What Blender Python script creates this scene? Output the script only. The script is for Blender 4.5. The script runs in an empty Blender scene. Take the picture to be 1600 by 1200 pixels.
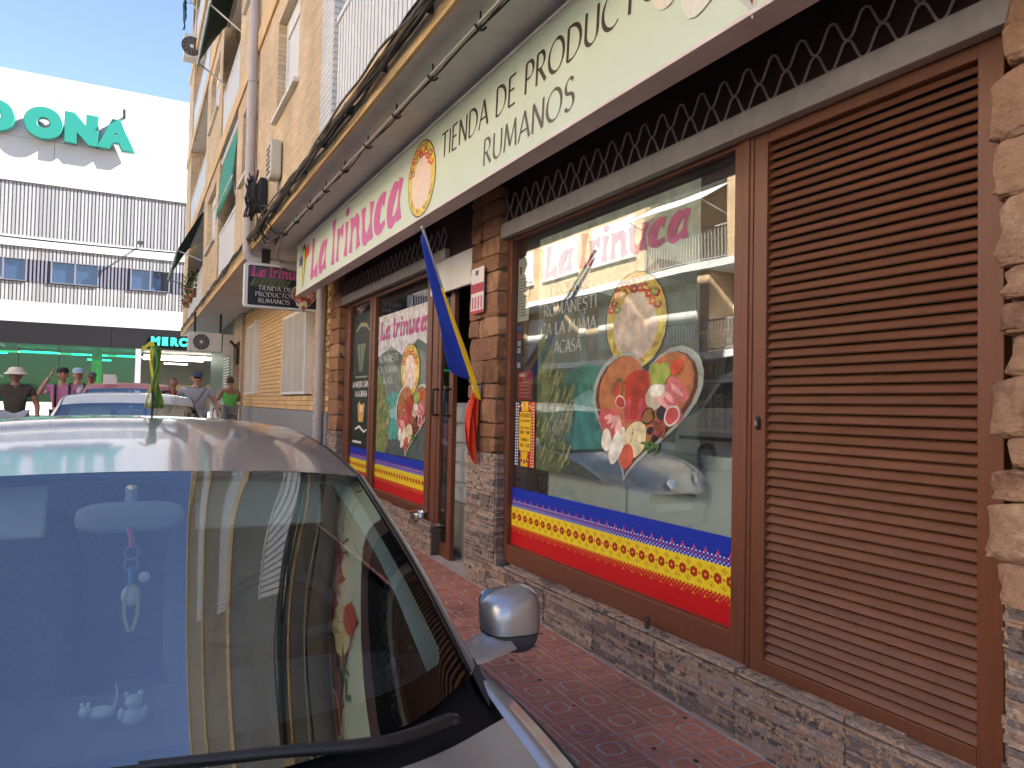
import bpy, bmesh, math, random
from mathutils import Vector, Matrix

# ---------------------------------------------------------------- camera, sky, sun, exposure
SC = bpy.context.scene
COL = SC.collection
PI = math.pi
R = math.radians
random.seed(7)
EYE = Vector((0.0, 0.0, 1.6))
_yaw, _pit, _rol = R(27.4), R(1.71), R(1.18)
_F = Vector((math.sin(_yaw)*math.cos(_pit), math.cos(_yaw)*math.cos(_pit), math.sin(_pit)))
_r0 = Vector((math.cos(_yaw), -math.sin(_yaw), 0)); _u0 = _r0.cross(_F)
_r = _r0*math.cos(_rol) + _u0*math.sin(_rol); _u = _u0*math.cos(_rol) - _r0*math.sin(_rol)
cd = bpy.data.cameras.new('camera'); cam = bpy.data.objects.new('camera', cd); COL.objects.link(cam)
cam.matrix_world = Matrix(((_r.x, _u.x, -_F.x, EYE.x), (_r.y, _u.y, -_F.y, EYE.y), (_r.z, _u.z, -_F.z, EYE.z), (0, 0, 0, 1)))
cd.sensor_width = 36; cd.lens = 25.85; cd.clip_end = 1000; cd.clip_start = 0.05
SC.camera = cam
SUN_EL, SUN_AZ = R(38), R(64)          # azimuth from -Y towards +X
SDIR = Vector((math.cos(SUN_EL)*math.sin(SUN_AZ), -math.cos(SUN_EL)*math.cos(SUN_AZ), math.sin(SUN_EL)))
w = bpy.data.worlds.new('World'); SC.world = w; w.use_nodes = True
nt = w.node_tree; nt.nodes.clear()
sky = nt.nodes.new('ShaderNodeTexSky'); sky.sky_type = 'NISHITA'; sky.sun_disc = False
sky.sun_elevation = SUN_EL; sky.sun_rotation = math.atan2(SDIR.x, SDIR.y); sky.air_density = 1.0; sky.dust_density = .7; sky.ozone_density = 3.0
bg = nt.nodes.new('ShaderNodeBackground'); bg.inputs['Strength'].default_value = 0.08
wo = nt.nodes.new('ShaderNodeOutputWorld')
tint = nt.nodes.new('ShaderNodeMixRGB'); tint.blend_type = 'MULTIPLY'; tint.inputs[0].default_value = 1; tint.inputs[2].default_value = (1.05, .945, .98, 1)   # white balance of the picture
nt.links.new(sky.outputs[0], tint.inputs[1]); nt.links.new(tint.outputs[0], bg.inputs[0]); nt.links.new(bg.outputs[0], wo.inputs[0])
sl = bpy.data.lights.new('sun', 'SUN'); sl.energy = 5.0; sl.angle = R(0.53); sl.color = (1.0, 0.95, 0.87)
so = bpy.data.objects.new('sun', sl); COL.objects.link(so); so.location = (20, -20, 40)
so.rotation_euler = (-SDIR).to_track_quat('-Z', 'Y').to_euler()
SC.view_settings.view_transform = 'Standard'; SC.view_settings.look = 'None'
SC.view_settings.exposure = 2.24; SC.view_settings.gamma = 1.0; SC.view_settings.use_curve_mapping = False
SC.render.engine = 'CYCLES'
SC.cycles.max_bounces = 8; SC.cycles.transparent_max_bounces = 16; SC.cycles.glossy_bounces = 4; SC.cycles.diffuse_bounces = 4
SC.cycles.caustics_reflective = False; SC.cycles.caustics_refractive = False
SC.cycles.use_denoising = True

# ---------------------------------------------------------------- helpers
ORG = {}
class MB:
    def __init__(s): s.v = []; s.f = []; s.c = None
    def quad(s, *p):
        n = len(s.v); s.v += [tuple(q) for q in p]; s.f.append(tuple(range(n, n+len(p)))); return s
    def box(s, x0, x1, y0, y1, z0, z1):
        n = len(s.v)
        s.v += [(x0,y0,z0),(x1,y0,z0),(x1,y1,z0),(x0,y1,z0),(x0,y0,z1),(x1,y0,z1),(x1,y1,z1),(x0,y1,z1)]
        s.f += [tuple(n+i for i in q) for q in ((0,3,2,1),(4,5,6,7),(0,1,5,4),(1,2,6,5),(2,3,7,6),(3,0,4,7))]; return s
    def obox(s, c, ax, ay, az, hx, hy, hz):
        c = Vector(c); n = len(s.v)
        for k in ((-1,-1,-1),(1,-1,-1),(1,1,-1),(-1,1,-1),(-1,-1,1),(1,-1,1),(1,1,1),(-1,1,1)):
            s.v.append(tuple(c + Vector(ax)*k[0]*hx + Vector(ay)*k[1]*hy + Vector(az)*k[2]*hz))
        s.f += [tuple(n+i for i in q) for q in ((0,3,2,1),(4,5,6,7),(0,1,5,4),(1,2,6,5),(2,3,7,6),(3,0,4,7))]; return s
    def tube(s, pts, r, n=8, cap=True):
        pts = [Vector(p) for p in pts]; rs = r if isinstance(r, (list, tuple)) else [r]*len(pts)
        base = len(s.v); prev = None
        for i, p in enumerate(pts):
            a = pts[max(i-1,0)]; b = pts[min(i+1,len(pts)-1)]
            t = (b-a).normalized() if (b-a).length > 1e-9 else Vector((0,0,1))
            if prev is None:
                u = t.cross(Vector((0,0,1)))
                if u.length < 1e-3: u = t.cross(Vector((1,0,0)))
            else:
                u = prev - t*prev.dot(t)
            u.normalize(); v = t.cross(u); prev = u
            for k in range(n):
                an = 2*PI*k/n; s.v.append(tuple(p + (u*math.cos(an)+v*math.sin(an))*rs[i]))
        for i in range(len(pts)-1):
            for k in range(n):
                s.f.append((base+i*n+k, base+i*n+(k+1)%n, base+(i+1)*n+(k+1)%n, base+(i+1)*n+k))
        if cap:
            s.f.append(tuple(base+k for k in reversed(range(n)))); s.f.append(tuple(base+(len(pts)-1)*n+k for k in range(n)))
        return s
    def grid(s, rows, flip=False):
        n = len(s.v); m = len(rows[0])
        for r_ in rows: s.v += [tuple(p) for p in r_]
        for i in range(len(rows)-1):
            for j in range(m-1):
                q = (n+i*m+j, n+i*m+j+1, n+(i+1)*m+j+1, n+(i+1)*m+j)
                s.f.append(q[::-1] if flip else q)
        return s
    def prism(s, poly, mp, d0, d1):
        n = len(s.v); m = len(poly)
        s.v += [tuple(mp(u, v, d0)) for u, v in poly] + [tuple(mp(u, v, d1)) for u, v in poly]
        s.f.append(tuple(range(n, n+m))); s.f.append(tuple(range(n+2*m-1, n+m-1, -1)))
        for i in range(m): s.f.append((n+i, n+m+i, n+m+(i+1)%m, n+(i+1)%m))
        return s
    def ell(s, c, r, n=16, m=10, e=1.0, fn=None):
        rows = []
        sg = lambda x, p: math.copysign(abs(x)**p, x)
        for i in range(m+1):
            th = -PI/2 + PI*i/m; row = []
            for k in range(n+1):
                ph = 2*PI*k/n
                p = Vector((sg(math.cos(th),e)*sg(math.cos(ph),e), sg(math.cos(th),e)*sg(math.sin(ph),e), sg(math.sin(th),e)))
                if fn: p = fn(p)
                row.append((c[0]+p.x*r[0], c[1]+p.y*r[1], c[2]+p.z*r[2]))
            rows.append(row)
        return s.grid(rows)
    def disc(s, c, ax, ay, r, n=20):
        c = Vector(c); return s.quad(*[c + Vector(ax)*math.cos(2*PI*k/n)*r + Vector(ay)*math.sin(2*PI*k/n)*r for k in range(n)])
    def add(s, o):
        n = len(s.v); s.v += o.v; s.f += [tuple(n+i for i in q) for q in o.f]; return s

def mk(name, mb, mat, org=(0,0,0), smooth=None):
    me = bpy.data.meshes.new(name)
    me.from_pydata([(v[0]-org[0], v[1]-org[1], v[2]-org[2]) for v in mb.v], [], mb.f)
    me.update()
    bm = bmesh.new(); bm.from_mesh(me)
    if smooth is not None: bmesh.ops.remove_doubles(bm, verts=bm.verts, dist=1e-5)
    bmesh.ops.recalc_face_normals(bm, faces=bm.faces); bm.to_mesh(me); bm.free()
    if smooth is not None:
        for p in me.polygons: p.use_smooth = True
        me.set_sharp_from_angle(angle=R(smooth))
    if mat: me.materials.append(mat)
    return me
def obj(name, mb, mat, parent=None, smooth=None, bevel=0, loc=None):
    org = ORG.get(parent.name, Vector()) if parent else (Vector(loc) if loc else Vector())
    me = mk(name, mb, mat, org, smooth)
    o = bpy.data.objects.new(name, me); COL.objects.link(o)
    if parent: o.parent = parent
    else: o.location = org
    ORG[o.name] = Vector(org)
    if bevel:
        b = o.modifiers.new('bevel', 'BEVEL'); b.width = bevel; b.segments = 2; b.limit_method = 'ANGLE'; b.angle_limit = R(40)
    return o
def piece(name, me, parent, loc, rot=None, scale=None):
    o = bpy.data.objects.new(name, me); COL.objects.link(o); o.parent = parent
    o.location = Vector(loc) - ORG.get(parent.name, Vector())
    if rot: o.rotation_euler = rot
    if scale: o.scale = scale
    ORG[o.name] = Vector(loc)
    return o
def tag(o, label, cat, group=None):
    o['label'] = label; o['category'] = cat
    if group: o['group'] = group
    return o
def thing(name, label, cat, loc=(0,0,0), group=None):
    o = bpy.data.objects.new(name, None); COL.objects.link(o); o.location = loc; o.empty_display_size = .2
    ORG[o.name] = Vector(loc); return tag(o, label, cat, group)
def struct(o): o['kind'] = 'structure'; return o

def cr(pts, n):
    """Catmull-Rom through pts, n samples in all"""
    P = [Vector(p) for p in pts]; out = []
    m = len(P)-1
    for k in range(n):
        t = k/(n-1)*m; i = min(int(t), m-1); t -= i
        p1, p2 = P[i], P[i+1]; p0 = P[i-1] if i > 0 else p1*2-p2; p3 = P[i+2] if i+2 <= m else p2*2-p1
        out.append(.5*((2*p1)+(p2-p0)*t+(2*p0-5*p1+4*p2-p3)*t*t+(3*p1-p0-3*p2+p3)*t**3))
    return out
def patch(ctrl, nu=13, nv=17):
    rows = [cr(r_, nu) for r_ in ctrl]
    cols = [cr([rows[i][j] for i in range(len(rows))], nv) for j in range(nu)]
    return [[cols[j][i] for j in range(nu)] for i in range(nv)]
def mir(row): return [(-p[0],)+tuple(p[1:]) for p in reversed(row[1:])] + list(row)

# ---------------------------------------------------------------- materials
MATS = {}
def NT(name):
    m = bpy.data.materials.new(name); m.use_nodes = True; t = m.node_tree; t.nodes.clear()
    o = t.nodes.new('ShaderNodeOutputMaterial'); return m, t, o
def N(t, kind, **kw):
    n = t.nodes.new('ShaderNode'+kind)
    for k, v in kw.items(): setattr(n, k, v)
    return n
def hexc(c):
    """8-bit picture colour to linear"""
    return tuple(((x/255)/12.92 if x/255 <= .04045 else ((x/255+.055)/1.055)**2.4) for x in c)
def mat(name, col, rough=.6, metal=0, var=.12, vs=6.0, bump=.0, bs=40.0, rnd=0.0, coat=0, spec=.5, stretch=None, isl=0.0, dirt=0.0):
    if name in MATS: return MATS[name]
    m, t, o = NT(name)
    p = N(t, 'BsdfPrincipled'); t.links.new(p.outputs[0], o.inputs[0])
    p.inputs['Roughness'].default_value = rough; p.inputs['Metallic'].default_value = metal
    p.inputs['Coat Weight'].default_value = coat; p.inputs['Specular IOR Level'].default_value = spec
    p.inputs['Coat Roughness'].default_value = .06
    g = N(t, 'NewGeometry'); mp = N(t, 'Mapping'); t.links.new(g.outputs['Position'], mp.inputs[0])
    if stretch: mp.inputs['Scale'].default_value = stretch
    n1 = N(t, 'TexNoise'); n1.inputs['Scale'].default_value = vs; n1.inputs['Detail'].default_value = 6; n1.inputs['Roughness'].default_value = .65
    t.links.new(mp.outputs[0], n1.inputs['Vector'])
    hsv = N(t, 'HueSaturation'); hsv.inputs['Color'].default_value = (*col, 1)
    mr = N(t, 'MapRange'); mr.inputs[1].default_value = .25; mr.inputs[2].default_value = .75
    mr.inputs[3].default_value = 1-var; mr.inputs[4].default_value = 1+var
    t.links.new(n1.outputs['Fac'], mr.inputs[0]); val = mr.outputs[0]
    def mul(a, src, amt):
        r_ = N(t, 'MapRange'); r_.inputs[3].default_value = 1-amt; r_.inputs[4].default_value = 1+amt
        t.links.new(src, r_.inputs[0]); q = N(t, 'Math', operation='MULTIPLY'); t.links.new(a, q.inputs[0]); t.links.new(r_.outputs[0], q.inputs[1]); return q.outputs[0]
    if rnd:
        oi = N(t, 'ObjectInfo'); val = mul(val, oi.outputs['Random'], rnd)
    if isl: val = mul(val, g.outputs['Random Per Island'], isl)
    t.links.new(val, hsv.inputs['Value']); csrc = hsv.outputs[0]
    if dirt:
        n3 = N(t, 'TexNoise'); n3.inputs['Scale'].default_value = 1.7; n3.inputs['Detail'].default_value = 8; n3.inputs['Roughness'].default_value = .7
        mp2 = N(t, 'Mapping'); mp2.inputs['Scale'].default_value = (1,1,.35); t.links.new(g.outputs['Position'], mp2.inputs[0]); t.links.new(mp2.outputs[0], n3.inputs['Vector'])
        rr = N(t, 'MapRange'); rr.inputs[1].default_value = .5; rr.inputs[2].default_value = .8; rr.inputs[4].default_value = dirt; t.links.new(n3.outputs['Fac'], rr.inputs[0])
        mx = N(t, 'MixRGB'); mx.inputs[2].default_value = (.09,.075,.06,1); t.links.new(rr.outputs[0], mx.inputs[0]); t.links.new(csrc, mx.inputs[1]); csrc = mx.outputs[0]
    t.links.new(csrc, p.inputs['Base Color'])
    if bump:
        n2 = N(t, 'TexNoise'); n2.inputs['Scale'].default_value = bs; n2.inputs['Detail'].default_value = 4; t.links.new(mp.outputs[0], n2.inputs['Vector'])
        b = N(t, 'Bump'); b.inputs['Strength'].default_value = bump; b.inputs['Distance'].default_value = .01
        t.links.new(n2.outputs['Fac'], b.inputs['Height']); t.links.new(b.outputs[0], p.inputs['Normal'])
    MATS[name] = m; return m
def ramp_mat(name, cols, rough=.8, bump=.3, bs=60, isl=True, vs=14, spec=.3, rnd=False):
    """stone: colour ramp driven by island / object random plus noise"""
    if name in MATS: return MATS[name]
    m, t, o = NT(name); p = N(t, 'BsdfPrincipled'); t.links.new(p.outputs[0], o.inputs[0]); p.inputs['Roughness'].default_value = rough
    p.inputs['Specular IOR Level'].default_value = spec
    g = N(t, 'NewGeometry'); n1 = N(t, 'TexNoise'); n1.inputs['Scale'].default_value = vs; n1.inputs['Detail'].default_value = 7; n1.inputs['Roughness'].default_value = .7
    t.links.new(g.outputs['Position'], n1.inputs['Vector'])
    a = N(t, 'Math', operation='MULTIPLY_ADD'); a.inputs[1].default_value = 1.5; a.inputs[2].default_value = -.75; t.links.new(n1.outputs['Fac'], a.inputs[0])
    b = N(t, 'Math', operation='ADD'); t.links.new(a.outputs[0], b.inputs[0])
    if rnd:
        oi = N(t, 'ObjectInfo'); t.links.new(oi.outputs['Random'], b.inputs[1])
        if isl:
            c = N(t, 'Math', operation='MULTIPLY_ADD'); c.inputs[1].default_value = .45; t.links.new(oi.outputs['Random'], c.inputs[0])
            d = N(t, 'Math', operation='MULTIPLY'); d.inputs[1].default_value = .6; t.links.new(g.outputs['Random Per Island'], d.inputs[0]); t.links.new(d.outputs[0], c.inputs[2]); t.links.new(c.outputs[0], b.inputs[1])
    elif isl: t.links.new(g.outputs['Random Per Island'], b.inputs[1])
    else: b.inputs[1].default_value = .5
    r_ = N(t, 'ValToRGB'); t.links.new(b.outputs[0], r_.inputs[0])
    el = r_.color_ramp.elements
    while len(el) < len(cols): el.new(.5)
    for i, c in enumerate(cols): el[i].position = i/(len(cols)-1); el[i].color = (*c, 1)
    t.links.new(r_.outputs[0], p.inputs['Base Color'])
    n2 = N(t, 'TexNoise'); n2.inputs['Scale'].default_value = bs; n2.inputs['Detail'].default_value = 6; t.links.new(g.outputs['Position'], n2.inputs['Vector'])
    bp = N(t, 'Bump'); bp.inputs['Strength'].default_value = bump; bp.inputs['Distance'].default_value = .02; t.links.new(n2.outputs['Fac'], bp.inputs['Height']); t.links.new(bp.outputs[0], p.inputs['Normal'])
    MATS[name] = m; return m
def brick_mat(name, c1, c2, mort, bw=.25, bh=.06, ms=.008, axes='yz', rough=.85):
    if name in MATS: return MATS[name]
    m, t, o = NT(name); p = N(t, 'BsdfPrincipled'); t.links.new(p.outputs[0], o.inputs[0]); p.inputs['Roughness'].default_value = rough; p.inputs['Specular IOR Level'].default_value = .25
    g = N(t, 'NewGeometry'); sx = N(t, 'SeparateXYZ'); t.links.new(g.outputs['Position'], sx.inputs[0]); cx = N(t, 'CombineXYZ')
    ad = N(t, 'Math', operation='ADD'); t.links.new(sx.outputs[0], ad.inputs[0]); t.links.new(sx.outputs[1], ad.inputs[1])
    t.links.new(ad.outputs[0], cx.inputs[0]); t.links.new(sx.outputs[2], cx.inputs[1])
    b = N(t, 'TexBrick'); t.links.new(cx.outputs[0], b.inputs['Vector']); b.inputs['Scale'].default_value = 1
    b.inputs['Brick Width'].default_value = bw; b.inputs['Row Height'].default_value = bh; b.inputs['Mortar Size'].default_value = ms; b.inputs['Mortar Smooth'].default_value = .3
    b.inputs['Color1'].default_value = (*c1, 1); b.inputs['Color2'].default_value = (*c2, 1); b.inputs['Mortar'].default_value = (*mort, 1); b.inputs['Bias'].default_value = 0
    n1 = N(t, 'TexNoise'); n1.inputs['Scale'].default_value = 1.3; n1.inputs['Detail'].default_value = 8; t.links.new(g.outputs['Position'], n1.inputs['Vector'])
    mr = N(t, 'MapRange'); mr.inputs[1].default_value = .3; mr.inputs[2].default_value = .7; mr.inputs[3].default_value = .78; mr.inputs[4].default_value = 1.15; t.links.new(n1.outputs['Fac'], mr.inputs[0])
    h = N(t, 'HueSaturation'); t.links.new(b.outputs['Color'], h.inputs['Color']); t.links.new(mr.outputs[0], h.inputs['Value']); t.links.new(h.outputs[0], p.inputs['Base Color'])
    bp = N(t, 'Bump', invert=True); bp.inputs['Strength'].default_value = .6; bp.inputs['Distance'].default_value = .01; t.links.new(b.outputs['Fac'], bp.inputs['Height']); t.links.new(bp.outputs[0], p.inputs['Normal'])
    MATS[name] = m; return m
def glass(name, tint=(.9,.95,.93), ior=1.6, refl=(1,1,1), rough=0.0, wob=0.0, wobs=1.5, dust=0.0):
    if name in MATS: return MATS[name]
    m, t, o = NT(name); tr = N(t, 'BsdfTransparent'); tr.inputs[0].default_value = (*tint, 1)
    gl = N(t, 'BsdfGlossy'); gl.inputs['Roughness'].default_value = rough; gl.inputs['Color'].default_value = (*refl, 1)
    fr = N(t, 'Fresnel'); mx = N(t, 'MixShader'); gb = N(t, 'NewGeometry'); e1 = N(t, 'MapRange'); e1.inputs[3].default_value = ior; e1.inputs[4].default_value = 1/ior
    t.links.new(gb.outputs['Backfacing'], e1.inputs[0]); t.links.new(e1.outputs[0], fr.inputs['IOR'])       # same reflectance from either side of the pane
    t.links.new(fr.outputs[0], mx.inputs[0]); t.links.new(tr.outputs[0], mx.inputs[1]); t.links.new(gl.outputs[0], mx.inputs[2]); t.links.new(mx.outputs[0], o.inputs[0])
    if dust:
        df = N(t, 'BsdfDiffuse'); df.inputs[0].default_value = (.55,.53,.5,1); nd = N(t, 'TexNoise'); nd.inputs['Scale'].default_value = 5; nd.inputs['Detail'].default_value = 9; nd.inputs['Roughness'].default_value = .75; gd = N(t, 'NewGeometry'); t.links.new(gd.outputs['Position'], nd.inputs['Vector'])
        rd = N(t, 'MapRange'); rd.inputs[1].default_value = .35; rd.inputs[2].default_value = .75; rd.inputs[4].default_value = dust; t.links.new(nd.outputs['Fac'], rd.inputs[0])
        m2 = N(t, 'MixShader'); t.links.new(rd.outputs[0], m2.inputs[0]); t.links.new(mx.outputs[0], m2.inputs[1]); t.links.new(df.outputs[0], m2.inputs[2]); t.links.new(m2.outputs[0], o.inputs[0])
    if wob:
        n = N(t, 'TexNoise'); n.inputs['Scale'].default_value = wobs; n.inputs['Detail'].default_value = 1; g = N(t, 'NewGeometry'); t.links.new(g.outputs['Position'], n.inputs['Vector'])
        b = N(t, 'Bump'); b.inputs['Strength'].default_value = wob; b.inputs['Distance'].default_value = .02; t.links.new(n.outputs['Fac'], b.inputs['Height']); t.links.new(b.outputs[0], gl.inputs['Normal'])
    MATS[name] = m; return m
def emit(name, col, s):
    if name in MATS: return MATS[name]
    m, t, o = NT(name); e = N(t, 'Emission'); e.inputs[0].default_value = (*col, 1); e.inputs[1].default_value = s; t.links.new(e.outputs[0], o.inputs[0]); MATS[name] = m; return m
def print_mat(name, rough=.45, var=.06, vs=30):
    """flat print: colour of every printed shape comes from its face colour"""
    if name in MATS: return MATS[name]
    m, t, o = NT(name); p = N(t, 'BsdfPrincipled'); t.links.new(p.outputs[0], o.inputs[0]); p.inputs['Roughness'].default_value = rough; p.inputs['Specular IOR Level'].default_value = .3
    a = N(t, 'VertexColor'); a.layer_name = 'ink'; g = N(t, 'NewGeometry'); n = N(t, 'TexNoise'); n.inputs['Scale'].default_value = vs; n.inputs['Detail'].default_value = 6; t.links.new(g.outputs['Position'], n.inputs['Vector'])
    mr = N(t, 'MapRange'); mr.inputs[1].default_value = .3; mr.inputs[2].default_value = .7; mr.inputs[3].default_value = 1-var; mr.inputs[4].default_value = 1+var; t.links.new(n.outputs['Fac'], mr.inputs[0])
    h = N(t, 'HueSaturation'); t.links.new(a.outputs[0], h.inputs['Color']); t.links.new(mr.outputs[0], h.inputs['Value']); t.links.new(h.outputs[0], p.inputs['Base Color'])
    MATS[name] = m; return m

# ---------------------------------------------------------------- flat print: shapes and lettering
class Print:
    def __init__(s, mp): s.mp = mp; s.v = []; s.f = []; s.c = []; s.k = 0
    def poly(s, pts, col, layer=1.0):
        n = len(s.v); s.k += 1; d = layer*.0007 + (s.k % 5)*.00009
        s.v += [tuple(s.mp(u, v, d)) for u, v in pts]; s.f.append(tuple(range(n, n+len(pts)))); s.c.append(hexc(col))
    def rect(s, u0, v0, u1, v1, col, layer=1): s.poly([(u0,v0),(u1,v0),(u1,v1),(u0,v1)], col, layer)
    def ell(s, cu, cv, ru, rv, col, layer=1, rot=0, n=20, wob=0):
        c, q = math.cos(rot), math.sin(rot); P = []
        for k in range(n):
            a = 2*PI*k/n; e = 1+wob*math.sin(3*a+cu*50)+wob*.6*math.sin(5*a+cv*70); x, y = ru*e*math.cos(a), rv*e*math.sin(a); P.append((cu+x*c-y*q, cv+x*q+y*c))
        s.poly(P, col, layer)
    def strip(s, pts, ws, col, layer=2):
        n = len(s.v); s.k += 1; d = layer*.0007 + (s.k % 5)*.00009; m = len(pts)
        for i, (x, y) in enumerate(pts):
            a = pts[max(i-1,0)]; b = pts[min(i+1,m-1)]; dx, dy = b[0]-a[0], b[1]-a[1]; l = math.hypot(dx, dy) or 1
            nx, ny = -dy/l*ws[i]/2, dx/l*ws[i]/2
            s.v += [tuple(s.mp(x+nx, y+ny, d)), tuple(s.mp(x-nx, y-ny, d))]
        for i in range(m-1):
            s.f.append((n+2*i, n+2*i+1, n+2*i+3, n+2*i+2)); s.c.append(hexc(col))
    def build(s, name, mat_, parent=None, loc=None):
        org = ORG.get(parent.name, Vector()) if parent else Vector(loc or (0,0,0))
        me = bpy.data.meshes.new(name); me.from_pydata([tuple(Vector(v)-org) for v in s.v], [], s.f); me.update()
        at = me.color_attributes.new('ink', 'FLOAT_COLOR', 'CORNER')
        for p in me.polygons:
            for li in p.loop_indices: at.data[li].color = (*s.c[p.index], 1)
        me.materials.append(mat_); o = bpy.data.objects.new(name, me); COL.objects.link(o)
        if parent: o.parent = parent
        else: o.location = org
        ORG[o.name] = org; return o
def arc(cx, cy, rx, ry, a0, a1, n=16): return [(cx+rx*math.cos(R(a0+(a1-a0)*k/n)), cy+ry*math.sin(R(a0+(a1-a0)*k/n))) for k in range(n+1)]
_S = arc(.25,.75,.2,.25,35,235,12) + arc(.25,.26,.22,.26,60,-145,14)
GL = {
 'A': (.68, [[(0,0),(.34,1)],[(.34,1),(.68,0)],[(.12,.33),(.56,.33)]]), 'B': (.52, [[(.06,0),(.06,1)],[(.06,1),(.25,1)]+arc(.25,.76,.2,.24,90,-90)+[(.06,.52)],[(.06,.52),(.27,.52)]+arc(.27,.26,.23,.26,90,-90)+[(.06,0)]]),
 'C': (.70, [arc(.42,.5,.40,.5,48,312,22)]), 'D': (.72, [[(.06,0),(.06,1)],[(.06,1),(.2,1)]+arc(.2,.5,.48,.5,90,-90,20)+[(.06,0)]]),
 'E': (.5, [[(.06,0),(.06,1)],[(.06,1),(.47,1)],[(.06,.53),(.4,.53)],[(.06,0),(.48,0)]]), 'G': (.74, [arc(.42,.5,.40,.5,48,300,22)+[(.66,.45)],[(.42,.45),(.68,.45)]]),
 'H': (.66, [[(.06,0),(.06,1)],[(.6,0),(.6,1)],[(.06,.5),(.6,.5)]]), 'I': (.12, [[(.06,0),(.06,1)]]), 'J': (.3, [[(.24,1),(.24,.1)]+arc(.08,.05,.16,.2,0,-100,8)]),
 'L': (.46, [[(.06,0),(.06,1)],[(.06,0),(.44,0)]]), 'M': (.84, [[(.03,0),(.12,1)],[(.12,1),(.42,.12)],[(.42,.12),(.72,1)],[(.72,1),(.81,0)]]),
 'N': (.7, [[(.06,0),(.06,1)],[(.06,1),(.64,0)],[(.64,0),(.64,1)]]), 'O': (.82, [arc(.41,.5,.39,.5,90,450,30)]),
 'P': (.52, [[(.06,0),(.06,1)],[(.06,1),(.24,1)]+arc(.24,.73,.25,.27,90,-90)+[(.06,.46)]]), 'R': (.58, [[(.06,0),(.06,1)],[(.06,1),(.24,1)]+arc(.24,.74,.23,.26,90,-90)+[(.06,.48)],[(.22,.48),(.57,0)]]),
 'S': (.5, [_S]), 'T': (.6, [[(.3,0),(.3,1)],[(.0,1),(.6,1)]]), 'U': (.66, [[(.06,1),(.06,.36)]+arc(.33,.33,.27,.33,180,360,16)+[(.6,.36),(.6,1)]]),
 'Z': (.56, [[(.04,1),(.52,1)],[(.52,1),(.04,0)],[(.04,0),(.54,0)]]), ' ': (.3, []), '.': (.14, [[(.07,0),(.07,.1)]]), '-': (.4, [[(.06,.45),(.34,.45)]]), ':': (.16, [[(.08,.1),(.08,.22)],[(.08,.6),(.08,.72)]]),
 '0': (.6, [arc(.3,.5,.27,.5,90,450,24)]), '1': (.3, [[(.2,0),(.2,1)],[(.2,1),(.04,.8)]]), '2': (.52, [arc(.26,.73,.21,.27,160,-30,12)+[(.04,0)],[(.04,0),(.5,0)]]), '3': (.5, [arc(.22,.75,.22,.25,150,-80,12),arc(.22,.26,.25,.26,85,-150,12)]),
}
GL['Â'] = (.68, GL['A'][1]+[[(.2,1.1),(.34,1.25)],[(.34,1.25),(.48,1.1)]]); GL['Ă'] = (.68, GL['A'][1]+[arc(.34,1.28,.13,.16,200,340,8)])
GL['Ș'] = (.5, GL['S'][1]+[[(.26,-.12),(.2,-.3)]]); GL['Ó'] = (.82, GL['O'][1]+[[(.38,1.12),(.5,1.28)]]); GL['Á'] = (.68, GL['A'][1]+[[(.32,1.12),(.44,1.28)]])
def letters(txt, u0, v0, h, width=None, sp=.14, slant=0.0):
    tot = sum(GL[c][0]+sp for c in txt)-sp; k = (width/(tot*h)) if width else 1.0; x = 0; out = []
    for c in txt:
        for s_ in GL[c][1]: out.append([(u0+(x+px)*h*k+slant*py*h, v0+py*h) for px, py in s_])
        x += GL[c][0]+sp
    return out
def write(pr, txt, u0, v0, h, col, width=None, sp=.14, weight=.15, nib=30, layer=2, slant=0.0, even=False):
    for s_ in letters(txt, u0, v0, h, width, sp, slant):
        ws = []
        for i in range(len(s_)):
            a = s_[max(i-1,0)]; b = s_[min(i+1,len(s_)-1)]; th = math.atan2(b[1]-a[1], b[0]-a[0])
            ws.append(h*weight*(1 if even else max(.28, abs(math.sin(th-R(nib))))))
        pr.strip(s_, ws, col, layer)
# fat swelling letters of the shop name: strokes with their own widths  (x, y, width)
GROOVE = {
 'L': (.62, [[(.20,1,.20),(.15,.5,.15),(.08,.0,.22)],[(.04,.09,.18),(.3,.1,.12),(.56,.15,.30)]]),
 'a': (.62, [[(.58,.72,.17),(.50,.38,.07),(.50,.02,.20)],[(.50,.64,.05),(.34,.60,.20),(.16,.38,.24),(.16,.12,.22),(.32,.08,.10),(.50,.30,.04)]]),
 'I': (.34, [[(.20,1,.24),(.17,.5,.10),(.14,0,.22)]]),
 'r': (.5, [[(.16,.72,.20),(.14,.38,.09),(.10,0,.19)],[(.16,.42,.04),(.30,.62,.10),(.46,.60,.24)]]),
 'i': (.32, [[(.18,.72,.21),(.15,.38,.09),(.12,0,.21)]]),
 'n': (.64, [[(.16,.72,.20),(.14,.38,.09),(.10,0,.19)],[(.15,.36,.04),(.30,.58,.14),(.46,.56,.20),(.48,.3,.12),(.52,0,.22)]]),
 'u': (.66, [[(.14,.72,.22),(.14,.4,.12),(.18,.14,.20),(.34,.08,.14),(.50,.36,.04)],[(.56,.72,.20),(.51,.38,.09),(.52,0,.20)]]),
 'c': (.56, [[(.50,.56,.20),(.36,.62,.14),(.18,.46,.24),(.14,.22,.26),(.28,.08,.14),(.50,.16,.07)]]), ' ': (.3, [])}
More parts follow.
